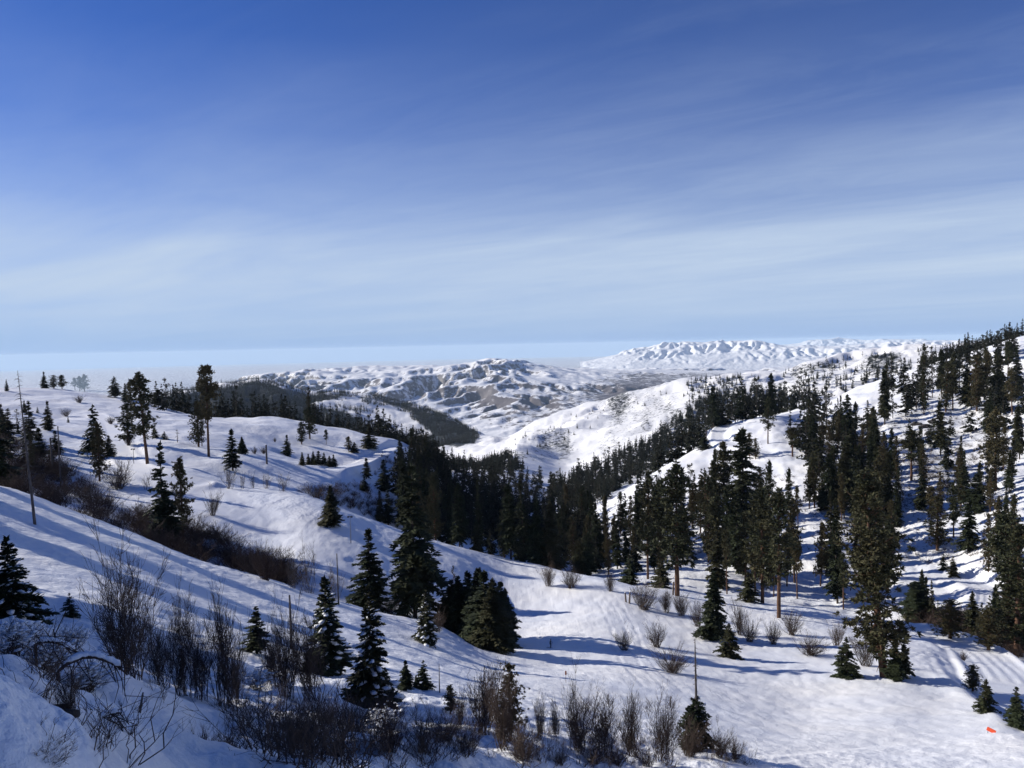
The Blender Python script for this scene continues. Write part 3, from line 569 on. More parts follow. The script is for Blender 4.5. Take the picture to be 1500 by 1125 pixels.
PINE = [mk_pine('pine_tree', 41, W=.13, z0=.3, nb=100, dens=1.15), mk_pine('pine_tree', 42, W=.115, z0=.22, nb=110, dens=1.2), mk_pine('pine_tree', 43, W=.115, z0=.42, nb=70, dens=1.3), mk_pine('pine_tree', 44, W=.13, z0=.14, nb=130, dens=1.2), mk_pine('pine_tree', 45, W=.10, z0=.25, nb=110, dens=1.25)]
DPINE = [mk_pine('pine_tree', 51, H=20., W=.12, z0=.13, nb=200, nk=22, dens=.72), mk_pine('pine_tree', 52, H=20., W=.145, z0=.1, nb=200, nk=22, dens=.72)]
THINPINE = [mk_pine('pine_tree', 61, H=16., W=.13, z0=.3, nb=30, nc=4, nk=7, dead=16), mk_pine('pine_tree', 62, H=16., W=.17, z0=.2, nb=34, nc=4, nk=7, dead=14)]
WILLOW = [mk_shrub('bare_shrub', 71, H=5., stems=38, spread=.42, side=12, twig=5, r0=.034), mk_shrub('bare_shrub', 72, H=5., stems=26, spread=.24, side=12, twig=5, r0=.034), mk_shrub('bare_shrub', 73, H=5., stems=30, spread=.32, side=12, twig=5, r0=.034)]
BUSH = [mk_shrub('bare_shrub', 81, H=3., stems=50, spread=.75, side=8, twig=4, r0=.026), mk_shrub('bare_shrub', 82, H=3., stems=44, spread=.6, side=8, twig=4, r0=.024), mk_shrub('bare_shrub', 83, H=3., mat=M_DARKTWIG, stems=60, spread=.9, side=8, twig=4, r0=.026)]
PALE = [mk_shrub('bare_shrub', 91, mat=M_TWIG2, H=5., stems=16, spread=.3, side=8, twig=3, r0=.04), mk_shrub('bare_shrub', 92, mat=M_TWIG2, H=5., stems=10, spread=.22, side=7, twig=3, r0=.05)]
LOWS = [mk_fir('f', 101, mat=M_SHADEFIR, W=.27, nb=70, nt=4, dens=4), mk_fir('f', 102, mat=M_SHADEFIR, W=.23, nb=60, nt=4, dens=4, z0=.1), mk_pine('p', 103, H=15., W=.2, nb=30, nc=4, nk=5, dens=2.6, dead=0, z0=.25)]
TINY = [mk_fir('f', 111, mat=M_SHADEFIR, W=.26, nb=18, nt=2, dens=6), mk_fir('f', 112, mat=M_SHADEFIR, W=.22, nb=16, nt=2, dens=6)]
def snow_bush(name, seed, **k):
    K = mk_shrub(name, seed, **k); me = K.parts[0][1]; co = np.empty(len(me.vertices)*3, np.float32); me.vertices.foreach_get('co', co); co = co.reshape(-1, 3); g = np.random.default_rng(seed)
    c = co[g.choice(len(co), 420)]; c = c[(c[:, 2] > .25*K.H)][:230]; n = len(c); s = (.05+.13*g.random(n)**2)*K.H/3*1.3; V = []; F = []
    dirs = [(0, 0, .6)]+[(math.cos(a)*1.2, math.sin(a), .05) for a in np.arange(6)*math.pi/3]+[(0, 0, -.35)]
    P = np.stack([c+np.array(d)*s[:, None]*(1+.4*g.normal(0, .5, (n, 1))) for d in dirs], 1).reshape(-1, 3)
    for j in range(6):
        k2 = (j+1) % 6; F.append(np.stack([np.zeros(n, int), np.full(n, 1+j), np.full(n, 1+k2)], -1)+np.arange(n)[:, None]*8); F.append(np.stack([np.full(n, 7), np.full(n, 1+k2), np.full(n, 1+j)], -1)+np.arange(n)[:, None]*8)
    K.parts.append(('snow_load', mesh_np('snow_load', P, np.concatenate(F), M_CAP, True))); return K
SNBUSH = [snow_bush('bare_shrub', 301, H=3., mat=M_DARKTWIG, stems=44, spread=1.0, side=8, twig=4, r0=.024), snow_bush('bare_shrub', 302, H=3., stems=36, spread=.8, side=8, twig=4, r0=.024)]
KM = {}
PLACED = []
def place(K, x, y, z, h, label, cat, group=None, rot=None, wid=1.0, lean=(0, 0), joined=False, name=None):
    """one plant standing at x, y, z with height h"""
    s = h/K.H; M = Matrix.Translation((x, y, z)) @ Matrix.Rotation(lean[0], 4, 'Y') @ Matrix.Rotation(lean[1], 4, 'X') @ Matrix.Rotation(RNG.random()*6.283 if rot is None else rot, 4, 'Z') @ Matrix.Diagonal((s*wid, s*wid, s, 1))
    if joined or len(K.parts) == 1:
        if len(K.parts) == 1: me = K.parts[0][1]
        else:
            if id(K) not in KM:
                P, Q, mi, mats = join_kind(K); KM[id(K)] = mesh_np(K.name, P, Q, mats, mi=mi)
            me = KM[id(K)]
        o = bpy.data.objects.new(name or K.name, me); C.objects.link(o); o.matrix_world = M
    else:
        o = bpy.data.objects.new(name or K.name, None); C.objects.link(o); o.matrix_world = M; o.empty_display_size = .5
        for pn, me in K.parts:
            c = bpy.data.objects.new(pn, me); C.objects.link(c); c.parent = o
    return tag(o, label, cat, group)
def pxh(P, px):
    w_ = float(np.asarray(P) @ CF); return px*w_/FOC
PICK = {'fir': FIR, 'dfir': DFIR, 'yfir': YFIR, 'snfir': SNFIR, 'pine': PINE, 'dpine': DPINE, 'thin': THINPINE, 'willow': WILLOW, 'bush': BUSH, 'pale': PALE, 'snbush': SNBUSH}
NAMES = {'fir': 'fir', 'dfir': 'fir', 'yfir': 'young fir', 'snfir': 'fir', 'pine': 'pine', 'dpine': 'pine', 'thin': 'pine', 'willow': 'shrub', 'bush': 'shrub', 'pale': 'shrub', 'snbush': 'shrub'}
def put(kind, i, u, v, px, label, rmin=0, wpx=None, lean=0, group=None, name=None, rot=None):
    """kind and variant, foot of the plant in the photo, its height there, the label"""
    K = PICK[kind][i % len(PICK[kind])]; x, y, z = ground(u, v, rmin); h = pxh((x, y, z), px); wid = 1.0
    if wpx:
        me = K.parts[0 if kind == 'snbush' else (-1 if len(K.parts) < 3 else 1)][1]; co = np.empty(len(me.vertices)*3, np.float32); me.vertices.foreach_get('co', co); co = co.reshape(-1, 3)
        kw = np.percentile(np.hypot(co[:, 0], co[:, 1]), 96)*2; wid = (wpx/px)/(kw/K.H)
    PLACED.append((u, v, px))
    return place(K, x, y, z, h, label, NAMES[kind], group, wid=wid, lean=(lean, 0), name=name, rot=rot, joined=px < 26)
# ------------------------------------------------------------------ trees and shrubs one can point at
G_SKY = 'small trees along the left skyline'; G_ROW = 'young firs in the row under the left ridge'
P_ = put
# left ridge skyline
P_('fir', 0, 10, 573, 17, 'tiny dark fir at the far left end of the skyline ridge', 480, group=G_SKY)
P_('fir', 1, 65, 569, 24, 'small pointed fir, leftmost of the three skyline clusters', 480, 11, group=G_SKY)
P_('dpine', 1, 79, 569, 19, 'squat broad pine in the first skyline cluster, lower than its two neighbours', 480, 16, group=G_SKY)
P_('pine', 3, 91, 570, 20, 'small round topped pine closing the first skyline cluster on the right', 480, 14, group=G_SKY)
P_('pine', 0, 110, 572, 18, 'shortest pine of the skyline trio left of the dense round fir', 480, 9, group=G_SKY)
P_('pine', 1, 117, 573, 22, 'middle pine of the skyline trio left of the dense round fir', 480, 9, group=G_SKY)
P_('pine', 3, 124, 574, 25, 'broadest pine of the skyline trio left of the dense round fir', 480, 13, group=G_SKY)
P_('dfir', 0, 168, 582, 30, 'dense rounded dark fir standing alone on the left skyline', 480, 18)
P_('bush', 2, 117, 590, 13, 'round dark bush on the slope just under the left skyline', 380, 16)
P_('bush', 0, 97, 610, 13, 'brown bush on the open slope below the round dark bush', 330, 16)
P_('fir', 0, 184, 590, 28, 'dark fir left of the crowded pines at the end of the skyline', 480, 12)
P_('pine', 3, 191, 596, 36, 'shorter of two pines behind the tall leaning pine on the left', 420, 14)
P_('dfir', 1, 232, 597, 26, 'dark fir behind the crest right of the tall leaning pine', 560, 14)
P_('pine', 0, 216, 679, 128, 'tall pine with long bare trunk beside the left cat track', 250, 44, lean=-.06)
P_('dpine', 0, 188, 652, 60, 'bushy low pine crowding the tall pine by the left cat track', 300, 30)
P_('pine', 2, 306, 669, 131, 'tallest pine on the left hillside, straight dark trunk above the snow', 240, 30)
P_('dpine', 1, 291, 655, 66, 'ragged dark pine beside the tallest pine of the left hillside', 300, 26)
P_('thin', 1, 296, 654, 48, 'small scraggly pine at the foot of the tallest left hillside pine', 290, 16)
P_('fir', 3, 341, 690, 60, 'slim fir over a brown bush right of the tallest left pine', 250, 20)
P_('bush', 2, 341, 674, 20, 'brown bush at the foot of the slim fir on the left hillside', 250, 18)
P_('fir', 2, 355, 664, 24, 'small cone shaped fir right of the slim fir on the left hillside', 270, 15)
P_('dfir', 0, 139, 668, 74, 'thick dark fir above the left cat track, taller of two', 240, 26)
P_('dpine', 1, 146, 705, 84, 'dark bushy fir leaning on the thick fir over the left cat track', 200, 26)
P_('fir', 0, 160, 668, 30, 'small fir at the inner edge of the left cat track', 240, 17)
P_('fir', 1, 71, 630, 42, 'fir alone on the open slope left of the cat track', 280, 17)
P_('yfir', 0, 100, 619, 9, 'tiny fir sapling on the white slope under the left skyline', 300)
P_('fir', 1, 36, 604, 17, 'tiny fir high on the left slope between skyline and dead pole', 330, 9)
P_('yfir', 0, 55, 605, 9, 'smallest sapling high on the left slope', 330)
P_('fir', 0, 3, 641, 48, 'fir cut by the left edge of the slope above the brush', 250, 24)
P_('fir', 4, 13, 645, 46, 'ragged fir just right of the fir at the left edge', 250, 24)
P_('thin', 1, 25, 630, 30, 'thin snowy fir right of the two firs at the left edge', 250, 16)
P_('fir', 4, 44, 648, 60, 'fir standing behind the tall dead snag on the left', 220, 24)
P_('fir', 3, 58, 672, 44, 'dark fir in the brush right of the tall dead snag', 220, 20)
P_('fir', 1, 82, 668, 36, 'fir behind the pair of dead poles on the left', 220, 20)
P_('bush', 2, 189, 652, 20, 'round snowy bush beside the left cat track', 250, 16)
P_('yfir', 1, 227, 641, 17, 'small shrubby fir right of the leaning pine, first of three', 300, 12)
P_('yfir', 0, 241, 644, 12, 'smallest shrubby fir on the slope between the two tall left pines', 300, 10)
P_('thin', 0, 260, 648, 18, 'thin twiggy sapling between the two tall left pines', 300, 9)
P_('bush', 2, 163, 621, 13, 'dark low bush above the bend of the left cat track', 300, 14)
P_('bush', 0, 173, 716, 44, 'wide fan shaped bare shrub at the bottom of the left cat track', 190, 50)
P_('bush', 1, 311, 755, 38, 'bare round shrub standing alone on the upper run', 150, 28)
P_('pale', 0, 336, 716, 36, 'pale bare shrub at the left end of the aspen row', 200, 30)
P_('pale', 1, 355, 716, 28, 'pale thin shrub second from the left in the aspen row', 200, 12)
P_('pale', 1, 371, 715, 26, 'pale shrub with spread stems third from the left in the aspen row', 200, 13)
P_('pale', 0, 390, 716, 25, 'pale bushy shrub fourth from the left in the aspen row', 200, 18)
P_('pale', 0, 414, 720, 27, 'pale brown shrub fifth from the left in the aspen row', 200, 24)
P_('pale', 1, 216, 717, 28, 'thin clump of bare saplings right of the fan shaped shrub', 190, 18)
P_('fir', 4, 240, 795, 146, 'ragged open conifer with bare top rising from the gully brush', 150, 36)
P_('pine', 3, 268, 785, 112, 'shorter crooked conifer beside the bare topped one in the gully', 150, 30)
P_('dfir', 1, 243, 795, 66, 'dark dense lower fir at the foot of the gully conifers', 150, 36)
# slope between the upper run and the ridge
P_('pine', 3, 454, 643, 46, 'tall dark pine on the crest above the small slope firs', 380, 22)
P_('dpine', 0, 442, 651, 32, 'short bushy pine left of the crest pine', 360, 14)
P_('fir', 1, 421, 669, 31, 'slim fir in the open below the crest pine', 300, 14)
P_('pine', 0, 478, 651, 21, 'small pine with bare trunk right of the crest pine', 360, 8)
P_('pine', 3, 511, 662, 22, 'small bushy pine above the right cat track end', 330, 12)
P_('fir', 0, 519, 663, 15, 'low fir touching the small bushy pine near the track', 330, 12)
P_('bush', 2, 403, 648, 8, 'dark round bush on the slope left of the crest pine', 330, 6)
for k, (u, v, px, wd, wh) in enumerate([(443, 682, 19, 10, 'leftmost and narrow'), (452, 681, 16, 10, 'second from the left'), (459, 681, 20, 10, 'third from the left, pointed'), (467, 682, 21, 12, 'middle one and tallest'), (475, 683, 19, 11, 'third from the right'), (483, 684, 16, 11, 'second from the right, lower'), (489, 684, 18, 11, 'last on the right')]):
    P_('fir', k, u, v, px, 'young dark fir in the row above the upper run, '+wh, 290, wd, group=G_ROW)
P_('fir', 2, 355, 665, 22, 'cone shaped fir at the left start of the dip above the upper run', 300, 13)
P_('bush', 0, 373, 665, 11, 'low bush left of the thick bush under the ridge slope', 300, 12)
P_('bush', 2, 386, 665, 12, 'thick dark bush just left of the short dark stump', 300, 12)
P_('fir', 0, 542, 657, 36, 'broad fir beside the end of the upper cat track', 380, 20)
P_('fir', 3, 537, 702, 30, 'slim fir on the shaded bank under the cat track', 300, 13)
P_('fir', 1, 534, 720, 22, 'small fir just under the slim fir on the shaded bank', 255, 12)
P_('fir', 0, 563, 720, 46, 'dark fir on the shaded bank left of the valley forest', 255, 20)
P_('fir', 4, 569, 770, 52, 'fir behind the lower edge of the upper run, right of two', 240, 18)
P_('fir', 1, 557, 765, 46, 'fir behind the lower edge of the upper run, left of two', 240, 16)
P_('fir', 2, 485, 769, 57, 'lone fir with wide skirt on the edge of the upper run', 180, 34)
# the middle foreground
P_('fir', 1, 543, 893, 118, 'tall spruce standing behind the crest of the near slope', 128, 46)
P_('snfir', 1, 545, 1040, 182, 'tallest spruce in the near brush with its bare foot showing', 40, 62)
P_('snfir', 1, 480, 985, 140, 'broad dark fir behind the tall willow thicket, flecked with snow', 50, 66)
P_('dfir', 0, 608, 905, 222, 'huge old fir towering over the middle of the run', 125, 84)
P_('snfir', 1, 625, 943, 78, 'small bare footed fir with snow on top in front of the huge old fir', 100, 34)
for k, (u, v, px, wd, wh) in enumerate([(662, 922, 72, 44, 'leftmost, with a low crown'), (673, 930, 86, 48, 'second from the left'), (687, 938, 100, 52, 'third from the left'), (699, 945, 108, 50, 'fourth from the left'), (711, 950, 114, 52, 'tallest, right of the middle'), (724, 954, 106, 50, 'nearest, foot lowest on the slope'), (735, 948, 96, 44, 'second from the right'), (741, 942, 80, 34, 'rightmost, against the run'), (703, 930, 98, 44, 'half hidden at the back')]):
    P_('fir', (0, 2, 0, 2, 1, 2, 0, 2, 1)[k], u, v, px, 'dark fir in the tight clump by the shaded run, '+wh, 100, wd, group='firs in the tight clump on the run')
P_('thin', 1, 665, 905, 76, 'thin bare topped spruce poking up behind the fir clump', 120, 16)
P_('fir', 1, 595, 1011, 44, 'small fir left of the pair on the near slope', 50, 20)
P_('yfir', 1, 621, 1010, 43, 'small dark fir right of the pair on the near slope', 50, 22)
P_('yfir', 0, 610, 1009, 20, 'tiny sapling between the pair of small firs', 50, 11)
P_('dpine', 0, 660, 1046, 42, 'scruffy young pine right of the small fir pair', 40, 20)
P_('dpine', 1, 748, 1085, 112, 'brown green young pine tangled in the shrubs at bottom centre', 30, 44)
P_('fir', 4, 377, 958, 70, 'small open fir left of the broken dead trunk', 50, 32)
P_('snfir', 0, 17, 922, 136, 'snow laden fir cut by the left edge', 40, 66)
P_('yfir', 1, 103, 905, 36, 'spindly snow covered sapling right of the snow laden fir', 40, 20)
P_('pine', 1, 992, 873, 192, 'tall pine with bright red brown trunk at the edge of the run', 150, 58)
P_('pine', 4, 1060, 762, 112, 'narrow pine on the snow right of the ridge trail bend, upper of two', 260, 34)
P_('dfir', 1, 1088, 802, 172, 'tall dense fir rising highest above the wood right of the red trunked pine', 230, 46)
P_('thin', 0, 1034, 802, 112, 'thin open pine on the snow between the red trunked pine and the dense tall fir', 230, 30)
P_('dpine', 1, 1113, 747, 60, 'round dark pine beside the shaded cut of the ridge trail', 260, 34)
P_('pine', 1, 1050, 850, 124, 'pine behind the dark fir at the far edge of the run', 215, 38)
P_('fir', 4, 1080, 838, 112, 'ragged fir right of the pine behind the run edge', 215, 36)
P_('pine', 2, 949, 848, 92, 'pine with bare lower trunk above the vase shaped shrub', 215, 28)
P_('pine', 4, 968, 812, 108, 'slim pine left of the red trunked pine', 230, 26)
P_('yfir', 0, 968, 860, 40, 'low fir in front of the slim pine, left of the red trunk', 212, 30)
P_('yfir', 1, 921, 856, 44, 'low dark fir pair member above the third run edge shrub', 212, 30)
P_('yfir', 0, 1097, 882, 44, 'low dark fir under the pines right of the dark run edge fir', 205, 30)
P_('fir', 2, 1045, 935, 98, 'dark fir at the far edge of the run, taller of two', 120, 40)
P_('yfir', 0, 1068, 963, 50, 'dark low fir right of the taller one at the far edge of the run', 120, 30)
P_('dpine', 0, 1295, 992, 300, 'massive leaning pine at the right edge of the run', 110, 92, lean=-.10)
P_('yfir', 0, 1240, 993, 60, 'bushy small fir left of the massive leaning pine', 110, 34)
P_('fir', 1, 1311, 996, 62, 'slender fir right of the leaning pine trunk, left of two', 110, 26)
P_('fir', 4, 1324, 992, 54, 'slender fir right of the leaning pine trunk, right of two', 110, 24)
P_('dpine', 1, 1425, 1012, 38, 'small pine at the drop beside the curving trail, upper of two', 95, 26)
P_('yfir', 0, 1444, 1042, 48, 'small fir at the drop beside the curving trail, lower of two', 90, 28)
P_('yfir', 1, 1489, 1066, 60, 'fir cut by the right edge beyond the orange panel', 85, 36)
P_('pine', 3, 1117, 884, 165, 'dark pine at the valley side of the shrubs, left of a pair', 150, 50)
P_('pine', 0, 1141, 905, 182, 'pine with straight orange trunk beside the shaded shrubs', 150, 56)
P_('pine', 2, 1480, 905, 150, 'tall pine with bare leaning trunk at the right edge', 180, 48, lean=-.06)
P_('dpine', 0, 1490, 960, 190, 'heavy dark pine filling the right edge above the trail', 150, 70)
P_('dpine', 1, 1392, 935, 56, 'rounded dark pine beyond the curving trail', 195, 46)
P_('dpine', 0, 1448, 952, 62, 'dark pine right of the rounded one beyond the curving trail', 175, 40)
P_('fir', 3, 1340, 908, 56, 'fir left of the upper trail loop', 200, 42)
P_('yfir', 0, 1382, 834, 23, 'lighter small fir above the upper trail loop, left of two', 240, 12)
P_('yfir', 1, 1396, 844, 29, 'darker small fir above the upper trail loop, right of two', 240, 18)
P_('dpine', 1, 1373, 806, 78, 'dense broad fir on the snow above the upper trail loop', 250, 36)
P_('fir', 4, 1429, 753, 60, 'open branched fir on the right slope below the tall dark pine', 280, 30)
P_('pine', 1, 1458, 718, 118, 'tall dark pine with a straight trunk on the right slope', 300, 34)
P_('pine', 2, 1335, 704, 72, 'crooked pine with bare lower trunk in the right clearing', 330, 28)
P_('pine', 0, 1125, 650, 66, 'bare trunked pine left of the others on the sunny trail slope', 380, 18)
P_('pine', 2, 1161, 669, 42, 'short pine with umbrella top on the sunny trail slope', 340, 20)
P_('dpine', 0, 1098, 668, 34, 'pair forming pine beside the trail bend, left one', 380, 14)
P_('dpine', 1, 1107, 672, 30, 'pair forming pine beside the trail bend, right one', 380, 14)
P_('fir', 2, 1032, 658, 24, 'small wide fir at the edge of the sunny ridge slope', 430, 16)
# shrubs on and beside the run
P_('bush', 1, 803, 858, 38, 'bare brown shrub at the top edge of the main run, leftmost', 190, 28)
P_('bush', 0, 837, 861, 35, 'bare brown shrub at the top edge of the main run, second', 190, 34)
P_('bush', 1, 895, 866, 33, 'bare brown shrub at the top edge of the main run, third', 170, 24)
P_('bush', 0, 943, 893, 44, 'wide vase shaped shrub right of the two short posts', 150, 46)
P_('willow', 1, 977, 897, 34, 'thin open shrub left of the red trunked pine', 150, 22)
P_('willow', 0, 998, 902, 34, 'thin open shrub right of the red trunked pine', 150, 30)
P_('bush', 0, 1022, 918, 42, 'dark shrub left of the fir at the far edge of the run', 140, 26)
P_('bush', 1, 914, 952, 34, 'pale brown shrub among ski tracks on the main run', 120, 32)
P_('bush', 0, 962, 948, 40, 'round dark shrub alone on the main run', 120, 34)
P_('bush', 2, 986, 986, 44, 'widest shrub on the main run, lowest of three', 105, 58)
P_('bush', 2, 1187, 960, 34, 'wide low shrub left of the small bushy fir', 130, 50)
P_('bush', 0, 1133, 944, 38, 'shrub with dark spread stems beneath the pines', 140, 26)
P_('bush', 1, 1085, 930, 52, 'tall brown shrub right of the dark fir at the run edge', 150, 34)
P_('bush', 0, 1098, 940, 36, 'brown shrub in front of the tall one at the run edge', 150, 30)
P_('bush', 1, 1225, 945, 38, 'brown shrub behind the small bushy fir', 140, 26)
P_('bush', 1, 1268, 975, 56, 'tangled shrub at the foot of the leaning pine', 120, 44)
P_('bush', 2, 1412, 968, 16, 'small dark shrub between the two arms of the trail', 110, 14)
P_('bush', 0, 1160, 930, 40, 'shrub in the shade beneath the orange trunked pine', 150, 36)
# near shrubs
P_('willow', 0, 190, 992, 188, 'largest bare shrub, a many stemmed crown at the left of the near slope', 24, 118)
P_('willow', 1, 268, 1020, 160, 'tall narrow bare shrub right of the largest one', 26, 50)
P_('willow', 2, 293, 1025, 122, 'dark leaning shrub between the two tall narrow ones', 26, 50)
P_('willow', 1, 328, 1034, 165, 'tallest of the narrow shrubs, right of the leaning one', 26, 62)
P_('willow', 2, 238, 1005, 105, 'lower tangle of stems at the right foot of the largest shrub', 26, 50)
P_('willow', 1, 347, 1028, 80, 'small shrub at the right foot of the narrow shrubs', 28, 30)
P_('willow', 0, 420, 1022, 130, 'broad brown willow thicket before the broad dark fir, left part', 32, 64)
P_('willow', 2, 455, 1028, 128, 'broad brown willow thicket before the broad dark fir, right part', 32, 62)
P_('willow', 2, 399, 1005, 90, 'shrub at the left foot of the broad willow thicket', 32, 36)
P_('pale', 0, 453, 868, 78, 'tall pale bare tree behind the crest of the near slope', 118, 42)
P_('pale', 0, 428, 862, 52, 'pale bare tree left of the tall pale one', 118, 26)
P_('bush', 2, 388, 850, 62, 'dark spreading shrub in the gully left of the pale bare trees', 118, 52)
P_('bush', 0, 372, 842, 46, 'dark shrub in the gully beyond the near crest, left of the spreading one', 118, 46)
P_('pale', 1, 490, 880, 62, 'pale thin tree right of the tall pale one', 118, 30)
P_('bush', 1, 570, 900, 30, 'tan shrub between the crest spruce and the huge old fir', 118, 34)
P_('bush', 1, 640, 925, 34, 'tan shrub under the fir clump at its left', 110, 34)
P_('willow', 2, 705, 1075, 104, 'tan fan shaped shrub at bottom centre, left of the young pine', 30, 66)
P_('willow', 1, 738, 1098, 120, 'twiggy shrub standing around the young pine', 30, 54)
P_('bush', 0, 765, 1112, 60, 'low dark shrub beneath the twiggy one at bottom centre', 24, 60)
P_('willow', 1, 790, 1083, 68, 'thin sapling clump right of the young pine', 34, 22)
P_('willow', 2, 815, 1080, 56, 'second thin sapling clump right of the young pine', 34, 18)
P_('willow', 0, 848, 1100, 100, 'black stemmed shrub leftmost of the row along the lower run', 32, 60)
P_('willow', 2, 882, 1108, 90, 'black stemmed shrub second in the row along the lower run', 32, 60)
P_('willow', 1, 926, 1108, 100, 'black stemmed shrub third in the row, narrow and tall', 32, 42)
P_('willow', 2, 972, 1118, 100, 'black stemmed shrub fourth in the row, beside the dead topped fir', 32, 54)
P_('bush', 1, 1052, 1108, 46, 'reddish low shrub right of the dead topped fir', 36, 46)
P_('bush', 0, 1010, 1108, 60, 'reddish shrub wrapped round the foot of the dead topped fir', 36, 50)
P_('bush', 2, 575, 1100, 76, 'dark low shrub at bottom left of centre, first of the near thicket', 24, 70)
P_('bush', 0, 520, 1085, 66, 'low shrub under the tallest spruce, its left side', 26, 70)
P_('bush', 1, 622, 1105, 70, 'low shrub in the near thicket right of the dark one', 24, 70)
P_('bush', 2, 655, 1085, 52, 'low shrub in the near thicket by the tan fan shaped shrub', 28, 60)
P_('bush', 1, 560, 1060, 52, 'grey twigs around the bare foot of the tallest spruce', 32, 60)
P_('bush', 2, 480, 1060, 40, 'small grey shrub left of the tallest spruce', 32, 50)
P_('bush', 1, 330, 1130, 78, 'grass like shrub sunk in snow at the bottom left', 12, 96)
P_('bush', 2, 295, 1140, 66, 'shrub left of the grass like one at the bottom edge', 12, 60)
P_('snbush', 0, 66, 985, 60, 'tangled shrub heaped with snow behind the snow bank', 16, 100)
P_('snbush', 1, 128, 1012, 44, 'low shrub pressed down by snow left of the largest bare shrub', 16, 80)
P_('snbush', 0, 100, 955, 40, 'small snow heaped shrub under the spindly sapling', 22, 60)
P_('snbush', 1, 375, 1010, 34, 'snow flecked low shrub left of the broad willow thicket', 30, 50)
P_('snbush', 0, 560, 1068, 40, 'snow flecked shrub right of the foot of the tallest spruce', 32, 56)
P_('snbush', 1, 18, 962, 62, 'frosty shrub at the left edge under the snow laden fir', 16, 80)
P_('willow', 1, 104, 1060, 84, 'thin dark stems growing beside the snow bank', 9, 44)
P_('bush', 1, 60, 1130, 60, 'thin twigs at the bottom left corner', 6, 120)
P_('bush', 1, 680, 1108, 48, 'brown shrub in the near thicket, left foot of the twiggy one', 26, 56)
P_('bush', 0, 870, 1118, 40, 'low brown shrub at the foot of the second black stemmed shrub', 26, 54)
P_('bush', 2, 905, 1122, 34, 'low dark shrub between the second and third black stemmed shrubs', 26, 44)
P_('bush', 1, 948, 1122, 36, 'low brown shrub between the third and fourth black stemmed shrubs', 26, 44)
P_('bush', 0, 1078, 1112, 36, 'rightmost reddish shrub of the lower run, past the dead topped fir', 40, 34)
P_('bush', 2, 440, 1090, 52, 'dark shrub at the left end of the near thicket', 20, 64)
P_('bush', 0, 490, 1118, 48, 'brown shrub at the bottom edge left of centre', 18, 60)
P_('willow', 1, 675, 1066, 58, 'thin upright shrub left of the tan fan shaped one', 34, 26)
P_('bush', 0, 820, 1120, 26, 'tiny twigs at the bottom edge before the black stemmed row', 22, 40)

# trees just outside the left edge, whose shade falls across the near slope
for k, (x, y, h) in enumerate([(-21, 3, 13), (-27, 9, 16), (-24, 14, 14), (-32, 19, 17), (-30, 25, 13), (-41, 33, 15), (-19, -3, 14), (-88, 95, 19), (-94, 108, 21), (-99, 124, 18), (-110, 116, 22), (-80, 66, 12), (-46, 52, 20), (-40, 45, 16), (-52, 60, 18), (-62, 66, 22), (-96, 140, 22), (-104, 150, 18), (-84, 118, 16), (-23, 18, 15), (-28, 22, 18), (-26, 29, 15), (-34, 36, 18), (-20, 8, 12), (-31, 13, 17), (-36, 26, 19), (-17, 4, 11)]):
    place(FIR[k % 5], x, y, zat(x, y), h, 'dark fir just beyond the left edge whose shade falls on the snow', 'fir', 'firs beyond the left edge', wid=1.6 if k < 7 or k > 18 else 1.2)

# ------------------------------------------------------------------ woods: places scattered over each slope
WOOD = []
def scatter(poly, n, hm, rmin, rmax, mix, label, group, gap=.28, seed=0, name='conifer', dv=(0, 0)):
    g = np.random.default_rng(seed); px = [p[0] for p in poly]; py = [p[1] for p in poly]; done = []; tries = 0
    while len(done) < n and tries < n*14:
        tries += 1; u = g.uniform(min(px), max(px)); v = g.uniform(min(py), max(py))
        if not inpoly(np.array([u]), np.array([v]), poly)[0]: continue
        if inpoly(np.array([u]), np.array([v]), [(1335, 832), (1465, 840), (1465, 925), (1385, 932), (1335, 870)])[0]: continue
        x, y, z = ground(u, v, rmin, rmax); w_ = float(np.array([x, y, z]) @ CF); h = g.uniform(*hm)*(.75+.5*g.random()); hp = h*FOC/w_
        uu, vv, _ = project(np.array([x, y, z])); 
        if abs(vv-v) > 12: continue
        if any((u-a)**2+((v-b)*1.3)**2 < (gap*hp*.5)**2 for a, b, _ in done[-220:]): continue
        if any(abs(u-a) < .12*hp and abs(v-b) < .1*hp for a, b, c in PLACED): continue
        done.append((u, v, hp)); kind = mix[int(g.integers(len(mix)))]
        WOOD.append(dict(P=(x, y, z), h=h, px=hp, kind=kind, i=int(g.integers(50)), label=label, group=group, u=u, v=v))
scatter([(585, 690), (640, 672), (700, 672), (760, 692), (830, 718), (850, 755), (880, 800), (878, 842), (850, 835), (745, 812), (650, 785), (600, 765), (575, 730)], 450, (12, 21), 255, 1000, ['fir', 'fir', 'dfir', 'dpine', 'pine'], 'dark conifer in the dense forest that fills the valley', 'conifers of the valley forest', seed=1, gap=.24)
scatter([(590, 775), (650, 790), (740, 818), (860, 838), (870, 848), (740, 832), (640, 802), (585, 790)], 34, (15, 25), 240, 330, ['fir', 'fir', 'dfir', 'dpine'], 'conifer at the valley forest edge just behind the run', 'conifers at the near edge of the valley forest', seed=2, gap=.3)
scatter([(580, 662), (640, 655), (700, 652), (745, 668), (770, 690), (700, 690), (640, 685), (585, 695)], 330, (12, 19), 480, 1400, ['fir', 'dfir', 'dpine'], 'small looking conifer at the far upper end of the valley forest', 'conifers at the far end of the valley forest', seed=3, gap=.22)
